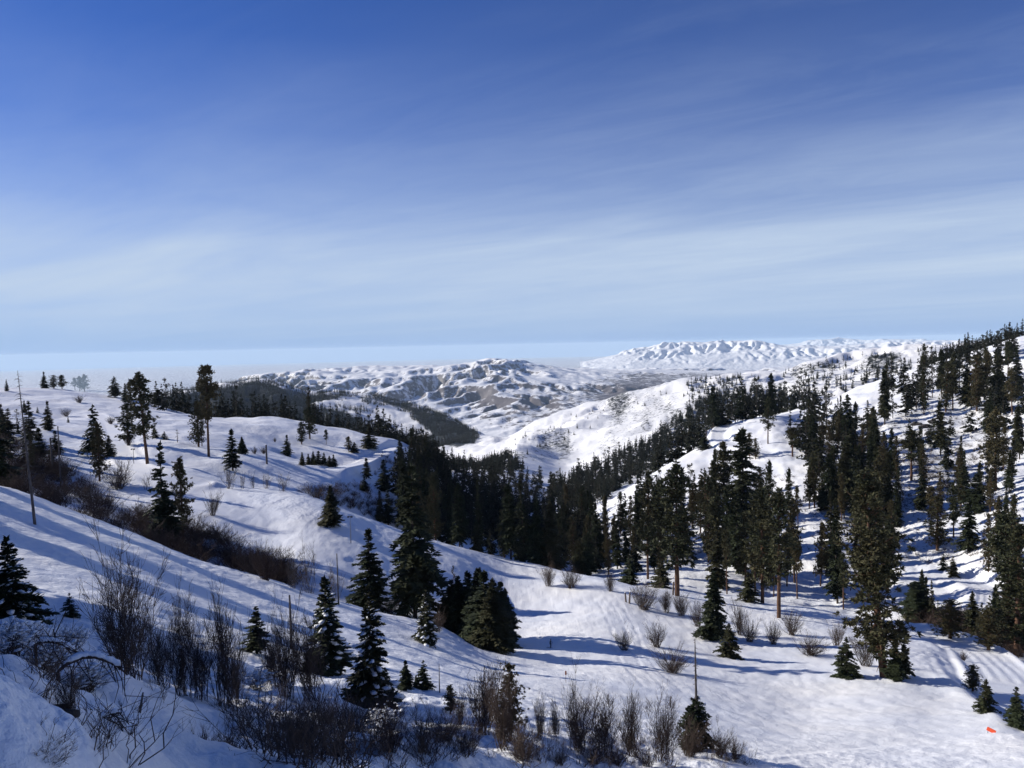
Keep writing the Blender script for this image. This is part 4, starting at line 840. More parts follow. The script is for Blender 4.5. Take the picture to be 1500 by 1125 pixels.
scatter([(905, 800), (960, 770), (1010, 765), (1040, 730), (1100, 745), (1180, 730), (1240, 745), (1300, 800), (1330, 890), (1300, 905), (1230, 895), (1150, 880), (1060, 870), (960, 858)], 52, (16, 29), 215, 470, ['pine', 'pine', 'dpine', 'fir', 'dfir', 'pine'], 'tall conifer in the wood on the lower right hillside', 'conifers on the lower right hillside', seed=4)
scatter([(1180, 660), (1240, 640), (1310, 690), (1330, 770), (1280, 790), (1180, 750)], 50, (17, 28), 300, 700, ['pine', 'dpine', 'dfir', 'fir'], 'conifer in the thick stand midway up the right hillside', 'conifers in the thick stand on the right hillside', seed=5)
scatter([(840, 770), (900, 722), (945, 698), (1010, 655), (1060, 615), (1100, 602), (1150, 595), (1150, 575), (1090, 570), (1030, 580), (1000, 610), (960, 640), (900, 672), (830, 705), (800, 720)], 720, (15, 23), 560, 1900, ['fir', 'dfir', 'dpine', 'pine'], 'conifer in the dark belt of forest behind the sunny ridge slope', 'conifers in the belt behind the sunny ridge', seed=6, gap=.14)
scatter([(870, 800), (940, 740), (1010, 720), (1060, 720), (1000, 780), (960, 845), (890, 848)], 46, (13, 22), 300, 600, ['fir', 'pine', 'dpine'], 'conifer on the streaked snow left of the red trunked pine', 'conifers on the streaked snow slope', seed=7, gap=.34)
scatter([(940, 705), (1010, 660), (1060, 622), (1130, 606), (1190, 600), (1190, 575), (1100, 580), (1040, 600), (960, 665)], 85, (20, 29), 540, 900, ['fir', 'dfir', 'dpine', 'pine'], 'tall conifer rising behind the sunny ridge trail', 'conifers behind the sunny ridge trail', seed=61, gap=.26)
scatter([(1285, 575), (1345, 562), (1440, 560), (1500, 540), (1500, 625), (1440, 612), (1360, 606), (1290, 625)], 40, (20, 31), 420, 860, ['pine', 'fir', 'dpine', 'dfir'], 'conifer on the upper right hillside below the bare crest', 'conifers on the upper right hillside', seed=8, gap=.3)
scatter([(1150, 645), (1200, 605), (1290, 625), (1290, 680), (1200, 690)], 34, (17, 26), 380, 860, ['pine', 'fir', 'dpine', 'dfir'], 'conifer between the sunny trail slope and the brushy clearing', 'conifers left of the brushy clearing', seed=81)
scatter([(1335, 548), (1404, 526), (1500, 500), (1500, 530), (1440, 545), (1380, 560)], 26, (16, 24), 560, 900, ['pine', 'fir', 'dpine'], 'conifer standing on the crest of the right hillside', 'conifers on the right crest', seed=9)
scatter([(1350, 535), (1400, 518), (1500, 492), (1500, 503), (1400, 531), (1350, 546)], 110, (12, 18), 870, 1300, ['fir', 'dpine', 'dfir'], 'small conifer behind the crest of the right hillside', 'conifers behind the right crest', seed=10)
scatter([(1170, 560), (1200, 534), (1270, 520), (1340, 530), (1330, 560), (1240, 575), (1190, 590)], 150, (11, 16), 900, 2600, ['fir', 'dpine', 'pine'], 'small conifer on the second ridge behind the right hillside', 'conifers on the second ridge', seed=11)
scatter([(1330, 650), (1500, 600), (1500, 900), (1450, 850), (1400, 800), (1340, 780)], 46, (13, 24), 250, 620, ['pine', 'fir', 'dpine', 'dfir'], 'conifer scattered over the brushy slope at the right', 'conifers on the brushy right slope', seed=12, gap=.5)
scatter([(1330, 900), (1400, 920), (1500, 960), (1500, 900), (1440, 905), (1400, 880)], 26, (8, 15), 214, 300, ['dpine', 'fir'], 'conifer in the hollow between the two trail loops', 'conifers in the hollow between the trail loops', seed=13)
scatter([(228, 594), (300, 609), (400, 617), (500, 629), (590, 648), (590, 668), (490, 650), (400, 640), (300, 630), (228, 612)], 95, (15, 22), 530, 900, ['dfir', 'dpine', 'pine', 'fir'], 'conifer rising from behind the crest of the left ridge', 'conifers behind the left ridge crest', seed=14)
scatter([(0, 600), (90, 640), (110, 690), (60, 700), (0, 690)], 9, (6, 11), 200, 420, ['fir', 'dpine'], 'small conifer in the dark brush at the far left', 'conifers in the left brush', seed=15, gap=.6)
scatter([(1010, 556), (1090, 552), (1080, 585), (1020, 600), (1000, 580)], 170, (11, 16), 1500, 3000, ['fir', 'dpine'], 'tiny conifer on the knoll of the far white hill', 'conifers on the far knoll', seed=16)
scatter([(740, 652), (800, 620), (900, 587), (1010, 559), (1010, 575), (900, 610), (800, 660), (760, 680)], 46, (6, 12), 1400, 3200, ['fir', 'dpine'], 'tiny conifer dotted on the far white hill', 'trees on the far white hill', seed=17, gap=.9)
scatter([(1060, 553), (1130, 549), (1200, 531), (1350, 514), (1350, 520), (1200, 540), (1130, 560)], 22, (8, 14), 1500, 3000, ['fir', 'dpine'], 'tiny conifer on the far bare skyline', 'trees on the far bare skyline', seed=18, gap=1)
WOOD.sort(key=lambda t: -t['px'])
n_ind = 225
ind, rest = WOOD[:n_ind], WOOD[n_ind:]
# each small wood: single out those that can be told apart by rank and place
byg = {}
for t in ind: byg.setdefault(t['group'], []).append(t)
for gname, ts in byg.items():
    ts.sort(key=lambda t: t['u'])
    if len(ts) <= 12 and len(ts) > 1:
        ordn = ['leftmost', 'second from the left', 'third from the left', 'fourth from the left', 'fifth from the left', 'sixth from the left', 'seventh from the left', 'eighth from the left', 'ninth from the left', 'tenth from the left', 'eleventh from the left', 'rightmost']
        for k, t in enumerate(ts): t['label'] += ', '+(ordn[k] if k < len(ts)-1 else 'rightmost')
    elif len(ts) > 12:
        a = max(ts, key=lambda t: t['px']); a['label'] += ', tallest of them'
        for t, s_ in ((ts[0], 'the one standing farthest left'), (ts[-1], 'the one standing farthest right')):
            if 'tallest' not in t['label']: t['label'] += ', '+s_
        for t in ts:
            if t['label'].count(',') == 0:
                sp = 'pine' if t['kind'] in ('pine', 'dpine') else 'fir'
                t['label'] = t['label'].replace('conifer', sp, 1)
for t in ind:
    K = PICK[t['kind']]; K = K[t['i'] % len(K)]
    place(K, *t['P'], t['h'], t['label'], 'fir' if 'fir' in t['kind'] else 'pine', t['group'], wid=RNG.uniform(.72, 1.1), lean=(RNG.normal(0, .02), RNG.normal(0, .02)), joined=t['px'] < 40)
# the rest of the woods, one mass
def mass(name, items, low):
    J = [join_kind(k) for k in low]; V = []; F = []; M = []; base = 0
    for t in items:
        k = (2 if t['kind'] == 'pine' and len(J) > 2 else t['i'] % min(2, len(J))); P, Q, mi, mats = J[k]; s = t['h']/low[k].H; a = RNG.random()*6.283; c, s_ = math.cos(a), math.sin(a)
        wd = s*RNG.uniform(.75, 1.1); A = np.stack([(P[:, 0]*c-P[:, 1]*s_)*wd, (P[:, 0]*s_+P[:, 1]*c)*wd, P[:, 2]*s], -1)+np.array(t['P']); V.append(A); F.append(Q+base); M.append(mi if k < 2 else mi); base += len(P)
    me = mesh_np(name, np.concatenate(V), np.concatenate(F), [M_BARK, low[0].parts[1][1].materials[0]], mi=np.concatenate(M)); o = bpy.data.objects.new(name, me); C.objects.link(o); o['kind'] = 'stuff'
    return o
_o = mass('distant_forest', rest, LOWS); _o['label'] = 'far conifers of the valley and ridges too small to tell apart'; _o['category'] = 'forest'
# forest on the dark ridge across the valley
from collections import Counter; print('ZONES', Counter(t['group'] for t in WOOD), [ (o.name, o['label']) for o in C.objects if o.get('label') and len(o['label'].split()) > 16])
R6 = []
g6 = np.random.default_rng(66)
poly6 = [(180, 600), (220, 584), (290, 570), (380, 557), (410, 562), (450, 576), (500, 578), (560, 582), (600, 593), (650, 608), (692, 630), (705, 655), (560, 655), (470, 640), (300, 625), (180, 615)]
open6 = [(455, 596), (485, 583), (545, 582), (560, 590), (600, 603), (625, 632), (600, 640), (560, 634), (530, 612), (490, 600)]
open6b = [(408, 566), (440, 575), (436, 582), (412, 572)]
def rand_ridge(n, rmin, rmax, azs):
    az = g6.uniform(*azs, n); r = np.sqrt(g6.uniform(rmin**2, rmax**2, n)); out = []
    for a, q in zip(az, r):
        x, y = q*math.sin(a), q*math.cos(a); z = zat(x, y); u, v, _ = project(np.array([x, y, z])); out.append((x, y, z, u, v))
    return np.array(out)
Q6 = rand_ridge(60000, 2600, 5000, (math.radians(-28), math.radians(-1)))
fb = fbm(Q6[:, 0]/160, Q6[:, 1]/160, 3, 91)
jn = fbm(Q6[:, 0]/140, Q6[:, 1]/140, 4, 93); Q6[:, 3] += 14*jn; Q6[:, 4] += 5*jn
k = inpoly(Q6[:, 3], Q6[:, 4], poly6) & ~(inpoly(Q6[:, 3], Q6[:, 4], open6) & (fb < .35)) & ~inpoly(Q6[:, 3], Q6[:, 4], open6b) & (fb > -.95)
for x, y, z, u, v in Q6[k][:17000]: R6.append(dict(P=(x, y, z), h=g6.uniform(16, 28), kind='fir', i=int(g6.integers(2))))
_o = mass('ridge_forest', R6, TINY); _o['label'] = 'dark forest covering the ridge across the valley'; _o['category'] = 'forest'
print('WOOD', len(WOOD), 'smallest individual', ind[-1]['px'], 'ridge', len(R6), {g: len(t) for g, t in byg.items()})
# low brush in the gully and on the slopes
def brush(name, label, spots, low):
    V = []; F = []; base = 0; J = []
    for K in low:
        me = K.parts[0][1]; P = np.empty(len(me.vertices)*3, np.float32); me.vertices.foreach_get('co', P); li = np.empty(len(me.loops), np.int32); me.loops.foreach_get('vertex_index', li); J.append((P.reshape(-1, 3), li.reshape(-1, 4), K.H))
    for x, y, z, h in spots:
        P, Q, H = J[int(RNG.integers(len(J)))]; s = h/H; a = RNG.random()*6.283; c, s_ = math.cos(a), math.sin(a); wd = s*RNG.uniform(1, 1.5)
        V.append(np.stack([(P[:, 0]*c-P[:, 1]*s_)*wd, (P[:, 0]*s_+P[:, 1]*c)*wd, P[:, 2]*s], -1)+np.array([x, y, z])); F.append(Q+base); base += len(P)
    o = bpy.data.objects.new(name, mesh_np(name, np.concatenate(V), np.concatenate(F), low[0].parts[0][1].materials[0])); C.objects.link(o); o['kind'] = 'stuff'; o['label'] = label; o['category'] = 'brush'
def spots(poly, n, hm, rmin, rmax, seed):
    g = np.random.default_rng(seed); px = [p[0] for p in poly]; py = [p[1] for p in poly]; out = []; k = 0
    while len(out) < n and k < n*20:
        k += 1; u = g.uniform(min(px), max(px)); v = g.uniform(min(py), max(py))
        if not inpoly(np.array([u]), np.array([v]), poly)[0]: continue
        x, y, z = ground(u, v, rmin, rmax); uu, vv, _ = project(np.array([x, y, z]))
        if abs(vv-v) < 14: out.append((x, y, z-.05, g.uniform(*hm)))
    return out
LB = [mk_shrub('brush', 201, mat=M_DARKTWIG, H=3., stems=16, spread=.8, side=5, twig=2, r0=.03, fine=1.3), mk_shrub('brush', 202, H=3., stems=14, spread=.6, side=5, twig=2, r0=.03, fine=1.3)]
LB2 = [mk_shrub('brush', 203, H=2., stems=9, spread=1.1, side=3, twig=1, r0=.03, fine=1.4)]
LB3 = [mk_shrub('brush', 204, mat=M_TWIG, H=1.4, stems=14, spread=.7, side=4, twig=1, r0=.010)]
gully = spots([(0, 655), (60, 680), (130, 700), (150, 735), (240, 765), (330, 790), (420, 835), (460, 865), (400, 862), (300, 830), (187, 785), (93, 752), (0, 722)], 330, (3, 5.5), 148, 260, 301)
gully += spots([(0, 640), (40, 650), (110, 690), (60, 715), (0, 715)], 120, (3, 5), 150, 330, 302)
brush('gully_brush', 'dense dark brush filling the gully behind the near slope', gully, LB)
brush('bank_brush', 'brown brush row on the bank below the upper run', spots([(425, 722), (457, 734), (520, 750), (575, 772), (600, 770), (590, 745), (540, 715), (500, 712)], 110, (2.5, 4.5), 236, 320, 303) + spots([(540, 690), (560, 668), (590, 680), (590, 720), (560, 715)], 14, (2.5, 4), 300, 420, 304), LB)
brush('trail_brush', 'dark brush behind the bank of the curving trail', spots([(1325, 915), (1400, 936), (1460, 964), (1500, 998), (1500, 950), (1420, 905), (1340, 890)], 150, (3, 5.2), 212, 290, 311), LB)
brush('slope_brush', 'thin brush showing through the snow of the right hillside', spots([(1240, 640), (1330, 600), (1440, 600), (1500, 640), (1480, 700), (1400, 720), (1330, 750), (1230, 700)], 620, (1.8, 3.6), 300, 900, 305) + spots([(1000, 740), (1150, 690), (1350, 760), (1450, 820), (1350, 830), (1150, 800), (950, 820)], 240, (1.6, 3.2), 280, 600, 306) + spots([(1300, 890), (1360, 860), (1400, 900), (1500, 960), (1500, 900), (1440, 930), (1330, 920)], 30, (1.2, 2.5), 196, 300, 307), LB2)
brush('near_twigs', 'low twigs poking through the snow of the near slope', spots([(340, 1040), (500, 1040), (700, 1060), (1100, 1095), (1100, 1125), (400, 1125)], 145, (.8, 1.9), 12, 120, 308) + spots([(0, 930), (180, 960), (300, 1020), (200, 1125), (0, 1125)], 14, (.5, 1.1), 6, 40, 309), LB3)
# ------------------------------------------------------------------ dead trees, poles, people and signs
def thing(name, label, cat, P, group=None, rz=0):
    o = bpy.data.objects.new(name, None); C.objects.link(o); o.location = P; o.rotation_euler = (0, 0, rz); o.empty_display_size = .5; return tag(o, label, cat, group)
def part(name, V, F, mat, parent, smooth=True):
    o = bpy.data.objects.new(name, mesh_np(name, np.asarray(V), np.asarray(F), mat, smooth)); C.objects.link(o); o.parent = parent; return o
def box(bm, c, s, rot=None):
    r = bmesh.ops.create_cube(bm, size=1); M = Matrix.Translation(c) @ (rot or Matrix()) @ Matrix.Diagonal((*s, 1)); bmesh.ops.transform(bm, matrix=M, verts=r['verts']); return r['verts']
def part_bm(name, bm, mat, parent, bevel=0):
    if bevel: bmesh.ops.bevel(bm, geom=list(bm.edges), offset=bevel, segments=2, affect='EDGES')
    me = bpy.data.meshes.new(name); bm.to_mesh(me); bm.free(); me.materials.append(mat); o = bpy.data.objects.new(name, me); C.objects.link(o); o.parent = parent; return o
def plain(name, col, rough=.6, metal=0):
    m, nt, nd, lk, b = new_mat(name); geo = nd.new('ShaderNodeNewGeometry'); n = noise(nd, lk, geo.outputs['Position'], 14, 4, .6)
    c2 = tuple(c*.72 for c in col); lk.new(mixc(nd, lk, n, (*col, 1), (*c2, 1)), b.inputs['Base Color']); b.inputs['Roughness'].default_value = rough; b.inputs['Metallic'].default_value = metal; return m
def snag(name, seed, u, v, px, label, rmin, r=.2, nbr=30, z0=.3, brl=.05, top=.1, lean=0, group=None):
    x, y, z = ground(u, v, rmin); H = pxh((x, y, z), px); tv, tf, lv, lf = snag_mesh(seed, H, r, nbr, z0, brl, top)
    t = thing(name, label, 'dead tree', (x, y, z), group); t.rotation_euler = (0, lean, RNG.random()*0)
    if nbr < 20 and len(lv): tf = np.concatenate([tf, lf+len(tv)]); tv = np.concatenate([tv, lv])
    part('trunk', tv, tf, M_DEAD, t)
    if nbr >= 20: part('branches', lv, lf, M_DEAD, t)
    return t
snag('dead_tree', 1, 51, 769, 226, 'tall grey dead tree with a bent tip standing alone on the near slope', 80, .17, 90, .22, .075, .05, -.06)
snag('dead_tree', 2, 89, 710, 86, 'dark forked dead tree behind the near crest, right of the tall grey one', 190, .22, 14, .8, .09, .5, .0)
snag('dead_tree', 3, 77, 694, 53, 'short dark broken trunk left of the forked dead tree', 190, .25, 3, .6, .03, .8)
snag('dead_tree', 4, 427, 951, 80, 'broken grey trunk standing in the willow thicket', 40, .13, 6, .3, .03, .5)
snag('dead_tree', 5, 496, 886, 76, 'thin straight dead stem behind the crest of the near slope', 100, .12, 8, .3, .03, .5)
snag('dead_tree', 6, 644, 1015, 43, 'slender dead stem right of the small fir pair', 42, .04, 18, .1, .05, .3)
snag('dead_tree', 7, 652, 700, 60, 'bare grey trunk among the conifers of the valley forest', 280, .2, 12, .3, .03, .3)
snag('dead_tree', 8, 391, 680, 28, 'short dark stump standing left of the row of young firs', 290, .35, 6, .4, .05, .8)
snag('dead_tree', 9, 1336, 585, 34, 'leaning bare trunk on the upper right hillside', 500, .3, 5, .3, .03, .5, .08)
snag('dead_tree', 10, 205, 1045, 30, 'small dead stick poking from the snow at lower left', 10, .02, 8, .2, .2, .4, .2)
# dead topped fir on the lower run: bare spar, live skirt with snow
x, y, z = ground(1020, 1098, 30); H = pxh((x, y, z), 165); tv, tf, lv, lf = snag_mesh(21, H, .14, 40, .45, .05, .1)
t = thing('fir_tree', 'fir with a long bare dead top over a round snowy skirt, by the lower run', 'fir', (x, y, z)); t.rotation_euler = (0, 0.0, 0)
part('trunk', tv, tf, M_DEAD, t); part('branches', lv, lf, M_DEAD, t)
P, Q, tv, tf, sn = fir_mesh(22, H=H*.45, W=.34, nb=170, nt=12, z0=.10, shape=.35, droop=.9, ragged=.3)
part('crown', P, Q, M_BROWNFIR if False else M_FIR, t, False)
sv, sf = snow_clumps(23, sn, H*.45, .05, size=.025); part('snow_load', sv, sf, M_CAP, t)
# posts and lamps
M_POST = plain('weathered_post', (.16, .12, .09)); M_METAL = plain('galvanised_metal', (.22, .22, .23), .5, .4); M_DARK = plain('dark_metal', (.05, .05, .055), .5)
def lamp_post(u, v, px, rmin, label):
    x, y, z = ground(u, v, rmin); H = pxh((x, y, z), px); t = thing('lamp_post', label, 'lamp post', (x, y, z))
    V, F = tubes([(np.array([[0, 0, -.3], [0, 0, H*.5], [0, 0, H]]), np.array([.11, .09, .07]))], 8); part('pole', V, F, M_METAL, t)
    bm = bmesh.new(); box(bm, (0, 0, H+.12), (1.1, .14, .14)); part_bm('cross_arm', bm, M_METAL, t, .02)
    for s in (-1, 1):
        bm = bmesh.new(); box(bm, (s*.42, -.18, H+.05), (.46, .38, .34), Matrix.Rotation(.5, 4, 'X')); part_bm('lamp_head', bm, M_DARK, t, .04)
lamp_post(514, 796, 39, 180, 'thin grey lamp post with a square head on the upper run')
lamp_post(196, 679, 21, 240, 'small lamp post beside the left cat track')
for k, (u, v, px, lab) in enumerate([(917, 882, 14, 'short weathered wooden post by the vase shaped shrub, left of two'), (922, 884, 17, 'short weathered wooden post by the vase shaped shrub, right of two'), (986, 872, 20, 'low wooden stump leaning against the red trunked pine')]):
    x, y, z = ground(u, v, 150); H = pxh((x, y, z), px); t = thing('wooden_post', lab, 'post', (x, y, z)); t.rotation_euler = (0, RNG.normal(0, .04), 0)
    V, F = tubes([(np.array([[0, 0, -.3], [0, 0, H*.6], [0, 0, H]]), np.array([.22, .20, .18]))], 8); part('shaft', V, F, M_POST, t)
    V, F = tubes([(np.array([[0, 0, H-.02], [0, 0, H+.10], [0, 0, H+.16]]), np.array([.20, .17, .03]))], 8); part('snow_cap', V, F, M_CAP, t)
# trail marker disc on a stake
x, y, z = ground(829, 1000, 50); H = pxh((x, y, z), 18); t = thing('trail_marker', 'small faded orange marker on a thin stake beside the shade on the run', 'marker', (x, y, z))
V, F = tubes([(np.array([[0, 0, -.2], [0, 0, H]]), np.array([.03, .03]))], 6); part('stake', V, F, M_POST, t)
M_ORANGE = plain('orange_vinyl', (.85, .10, .03), .5)
bm = bmesh.new(); box(bm, (0, -.05, H*.82), (.22, .03, H*.3)); part_bm('flag', bm, plain('faded_orange', (.42, .16, .08)), t, .008)
# orange padded panel by the drop
x, y, z = ground(1452, 1073, 60); S = pxh((x, y, z), 1.0)
t = thing('orange_panel', 'bright orange padded panel standing on the run near the bottom right', 'safety panel', (x, y, z)); t.rotation_euler = (0, 0, math.radians(-38))
bm = bmesh.new(); box(bm, (0, 0, S*3.6), (S*11.5, S*.9, S*6.0), Matrix.Rotation(.30, 4, 'Y')); part_bm('panel', bm, M_ORANGE, t, S*.3)
for s in (-1, 1):
    V, F = tubes([(np.array([[s*S*4.2, 0, -S*2]*1, [s*S*4.2, 0, S*(3.6-s*1.2)]]), np.array([.025, .025]))], 6); part('stake', V, F, M_DARK, t)

# people: one continuous skinned figure each
def person(u, v, px, rmin, label, rz, jacket, trousers, with_skis=True):
    x, y, z = ground(u, v, rmin); H = pxh((x, y, z), px); s = H/1.75
    J = {'pelvis': (0, 0, .93), 'waist': (0, .02, 1.08), 'chest': (0, .06, 1.30), 'neck': (0, .10, 1.47), 'head': (0, .13, 1.60), 'crown': (0, .13, 1.70),
         'hipL': (-.10, 0, .90), 'kneeL': (-.12, .14, .50), 'ankL': (-.13, .02, .10), 'toeL': (-.13, .17, .05), 'hipR': (.10, 0, .90), 'kneeR': (.13, .16, .50), 'ankR': (.15, .04, .10), 'toeR': (.15, .19, .05),
         'shL': (-.19, .06, 1.40), 'elL': (-.29, .14, 1.14), 'wrL': (-.25, .36, 1.04), 'haL': (-.24, .44, 1.03), 'shR': (.19, .06, 1.40), 'elR': (.30, .12, 1.14), 'wrR': (.27, .34, 1.03), 'haR': (.26, .42, 1.02)}
    RAD = {'pelvis': .155, 'waist': .145, 'chest': .17, 'neck': .065, 'head': .095, 'crown': .075, 'hipL': .11, 'kneeL': .078, 'ankL': .065, 'toeL': .05, 'hipR': .11, 'kneeR': .078, 'ankR': .065, 'toeR': .05,
           'shL': .08, 'elL': .055, 'wrL': .042, 'haL': .042, 'shR': .08, 'elR': .055, 'wrR': .042, 'haR': .042}
    E = [('pelvis', 'waist'), ('waist', 'chest'), ('chest', 'neck'), ('neck', 'head'), ('head', 'crown'), ('pelvis', 'hipL'), ('hipL', 'kneeL'), ('kneeL', 'ankL'), ('ankL', 'toeL'), ('pelvis', 'hipR'), ('hipR', 'kneeR'), ('kneeR', 'ankR'), ('ankR', 'toeR'),
         ('chest', 'shL'), ('shL', 'elL'), ('elL', 'wrL'), ('wrL', 'haL'), ('chest', 'shR'), ('shR', 'elR'), ('elR', 'wrR'), ('wrR', 'haR')]
    names = list(J); co = {k: Vector(J[k]) for k in names}; rad = dict(RAD)
    for sd in 'LR':      # five fingers, curled, each its own chain from the palm
        sx = -1 if sd == 'L' else 1; h = co['ha'+sd]
        for i in range(4):
            a = f'f{i}{sd}'; b = f'g{i}{sd}'; co[a] = h+Vector((sx*(-.03+.02*i), .045+.01*(i in (1, 2)), -.02)); co[b] = co[a]+Vector((0, .01, -.035)); rad[a] = .010; rad[b] = .008; names += [a, b]; E += [('ha'+sd, a), (a, b)]
        a = f'th{sd}'; co[a] = h+Vector((-sx*.045, -.005, .01)); rad[a] = .011; names.append(a); E.append(('ha'+sd, a))
    me = bpy.data.meshes.new('body'); me.from_pydata([co[k]*s for k in names], [(names.index(a), names.index(b)) for a, b in E], [])
    body = bpy.data.objects.new('person', me); C.objects.link(body)
    md = body.modifiers.new('skin', 'SKIN'); sv = me.skin_vertices[0].data
    for i, k in enumerate(names): sv[i].radius = (rad[k]*s, rad[k]*s*.82)
    sv[0].use_root = True
    ss = body.modifiers.new('sub', 'SUBSURF'); ss.levels = 1; ss.render_levels = 2
    m, nt, nd, lk, b = new_mat('skier_clothes'); tc_ = nd.new('ShaderNodeTexCoord'); sp_ = nd.new('ShaderNodeSeparateXYZ'); lk.new(tc_.outputs['Object'], sp_.inputs[0])
    waist = math_(nd, lk, 'GREATER_THAN', sp_.outputs[2], .98*s); face = math_(nd, lk, 'GREATER_THAN', sp_.outputs[2], 1.50*s)
    c_ = mixc(nd, lk, waist, (*trousers, 1), (*jacket, 1)); c_ = mixc(nd, lk, face, c_, (.40, .24, .17, 1)); lk.new(c_, b.inputs['Base Color']); b.inputs['Roughness'].default_value = .8
    me.materials.append(m)
    body.location = (x, y, z+.03); body.rotation_euler = (0, 0, rz); tag(body, label, 'person')
    bm = bmesh.new(); bmesh.ops.create_icosphere(bm, subdivisions=2, radius=.125*s, matrix=Matrix.Translation((0, .12*s, 1.69*s)) @ Matrix.Diagonal((.9, 1.05, .85, 1)))
    for f in bm.faces: f.smooth = True
    part_bm('helmet', bm, M_DARK, body)
    if with_skis:
        sk = thing('skis', 'pair of dark skis under the feet of the '+('dark clad skier' if px > 10 else 'far skier'), 'skis', (x, y, z)); sk.rotation_euler = (0, 0, rz)
        for q in (-.13, .15):
            V = [((q+dx)*s, yy*s, zz*s) for yy, zz in ((-.75, .02), (.6, .02), (.85, .05), (.95, .12)) for dx in (-.04, .04)] + [((q+dx)*s, yy*s, (zz+.025)*s) for yy, zz in ((-.75, .02), (.6, .02), (.85, .05), (.95, .12)) for dx in (-.04, .04)]
            F = [(0, 1, 9, 8), (6, 7, 15, 14)]+[(2*i, 2*i+1, 2*i+3, 2*i+2) for i in range(3)]+[(8+2*i, 8+2*i+2, 8+2*i+3, 8+2*i+1) for i in range(3)]+[(2*i, 2*i+2, 8+2*i+2, 8+2*i) for i in range(3)]+[(2*i+1, 8+2*i+1, 8+2*i+3, 2*i+3) for i in range(3)]
            part('ski', V, F, M_DARK, sk, False)
        for q in (-.24, .26):
            p0 = Vector((x, y, z+.03)); mt = Matrix.Rotation(rz, 4, 'Z'); a = p0+mt @ (Vector((q, .46, 1.06))*s); b2 = p0+mt @ (Vector((q*1.3, .12, 0))*s)
            tp_ = thing('ski_pole', ('left' if q < 0 else 'right')+' ski pole held by the '+('dark clad skier on the run' if px > 10 else 'far skier on the upper trail loop'), 'ski pole', p0)
            V, F = tubes([(np.array([a-p0, b2-p0]), np.array([.009, .007]))], 6); part('shaft', V, F, M_METAL, tp_)
            V, F = tubes([(np.array([(a-p0)+(b2-p0-a+p0)*.92, (a-p0)+(b2-p0-a+p0)*.94]), np.array([.045, .045]))], 8); part('basket', V, F, M_DARK, tp_)
person(806, 949, 13, 120, 'dark clad skier at the edge of the broad shadow on the run', -1.9, (.012, .012, .018), (.02, .02, .03))
person(1432, 900, 7, 215, 'tiny dark skier on the upper trail loop', 2.4, (.02, .02, .03), (.03, .03, .04))

# ------------------------------------------------------------------ the snow bank at the left with its dark hollow, bent branches under snow
def bank():
    n = 130; q = np.linspace(-1, 1, n); GX, GY = np.meshgrid(q, q)
    cx, cy, cz = ground(12, 1072, 6, 20); W_, D_ = .82, 1.0; H_ = pxh((cx, cy, cz), 62)
    rr = (np.abs(GX)**3+np.abs(GY)**3)**(1/3); x = cx+GX*W_; y = cy+GY*D_
    g0 = np.array([[zat(a, b) for a, b in zip(r1, r2)] for r1, r2 in zip(x[::5, ::5], y[::5, ::5])]); g0 = smooth(np.kron(g0, np.ones((5, 5)))[:n, :n], 40)
    z = g0-.25*sstep(.7, 1, rr)+(H_+.10*fbm(x*1.3, y*1.3, 4, 5)+.04*fbm(x*5, y*5, 3, 6))*(1-sstep(.45, .98, rr))
    P = np.stack([x, y, z], -1).reshape(-1, 3); idx = np.arange(n*n).reshape(n, n); F = np.stack([idx[:-1, :-1], idx[:-1, 1:], idx[1:, 1:], idx[1:, :-1]], -1).reshape(-1, 4)
    o = bpy.data.objects.new('snow_bank', mesh_np('snow_bank', P, F, M_CAP, True)); C.objects.link(o); tag(o, 'smooth rounded bank of snow at the bottom left', 'snow bank')
    rx, ry, rz_ = ground(82, 1052, 6, 20); bm = bmesh.new(); bmesh.ops.create_icosphere(bm, subdivisions=3, radius=.2); g = np.random.default_rng(3)  # dark lump put in for the shade inside the bank's hollow
    for vv in bm.verts:
        k = 1+.35*float(fbm(np.array([vv.co.x*6]), np.array([vv.co.y*6+vv.co.z*5]), 3, 9)[0]); vv.co = Vector((vv.co.x*1.15*k, vv.co.y*.9*k, vv.co.z*.42*k))
    me = bpy.data.meshes.new('rock'); bm.to_mesh(me); bm.free(); me.materials.append(plain('hollow_shade', (.03, .026, .024), .9)); o = bpy.data.objects.new('rock', me); C.objects.link(o); o.location = (rx, ry, rz_+.02); tag(o, 'dark lump standing in for the shaded hollow under the snow bank', 'rock')
bank()
def arched(name, u0, v0, u1, v1, rise, r, rd, label, seed, nt_=14):
    """a bent branch between two places in the brush with snow along its back"""
    g = np.random.default_rng(seed)
    def at(u, v): a, t = ray(u, v); return np.array([rd*math.sin(a), rd*math.cos(a), t*rd])
    A = at(u0, v0); B = at(u1, v1); A0 = A.copy(); A0[2] = min(A[2], zat(*A[:2])-.1)
    tt = np.linspace(0, 1, 22); Pm = A+(B-A)*tt[:, None]; Pm[:, 2] += rise*rd/FOC*4*tt*(1-tt); Pm += np.cumsum(g.normal(0, .006*rd/12, (22, 3)), 0)
    Pm = np.vstack([A0, Pm]); t = thing(name, label, 'branch', tuple(A0)); V, F = tubes([(Pm-A0, np.linspace(r, r*.4, 23))]+[(np.array([q, q+g.normal(0, .16, 3)*rd/12+np.array([0, 0, -.05]), q+g.normal(0, .3, 3)*rd/12+np.array([0, 0, -.22])])-A0, np.array([.008, .006, .003])*rd/12) for q in Pm[g.integers(3, 22, nt_*2)]], 5); part('wood', V, F, M_DARKTWIG, t)
    S = Pm[3:21]+np.array([0, 0, r*2.0]); rs = r*1.5*(.5+.9*g.random(18)); rs[0] = rs[-1] = .01
    V, F = tubes([(S-A0, rs)], 8); part('snow_load', V, F, M_CAP, t)
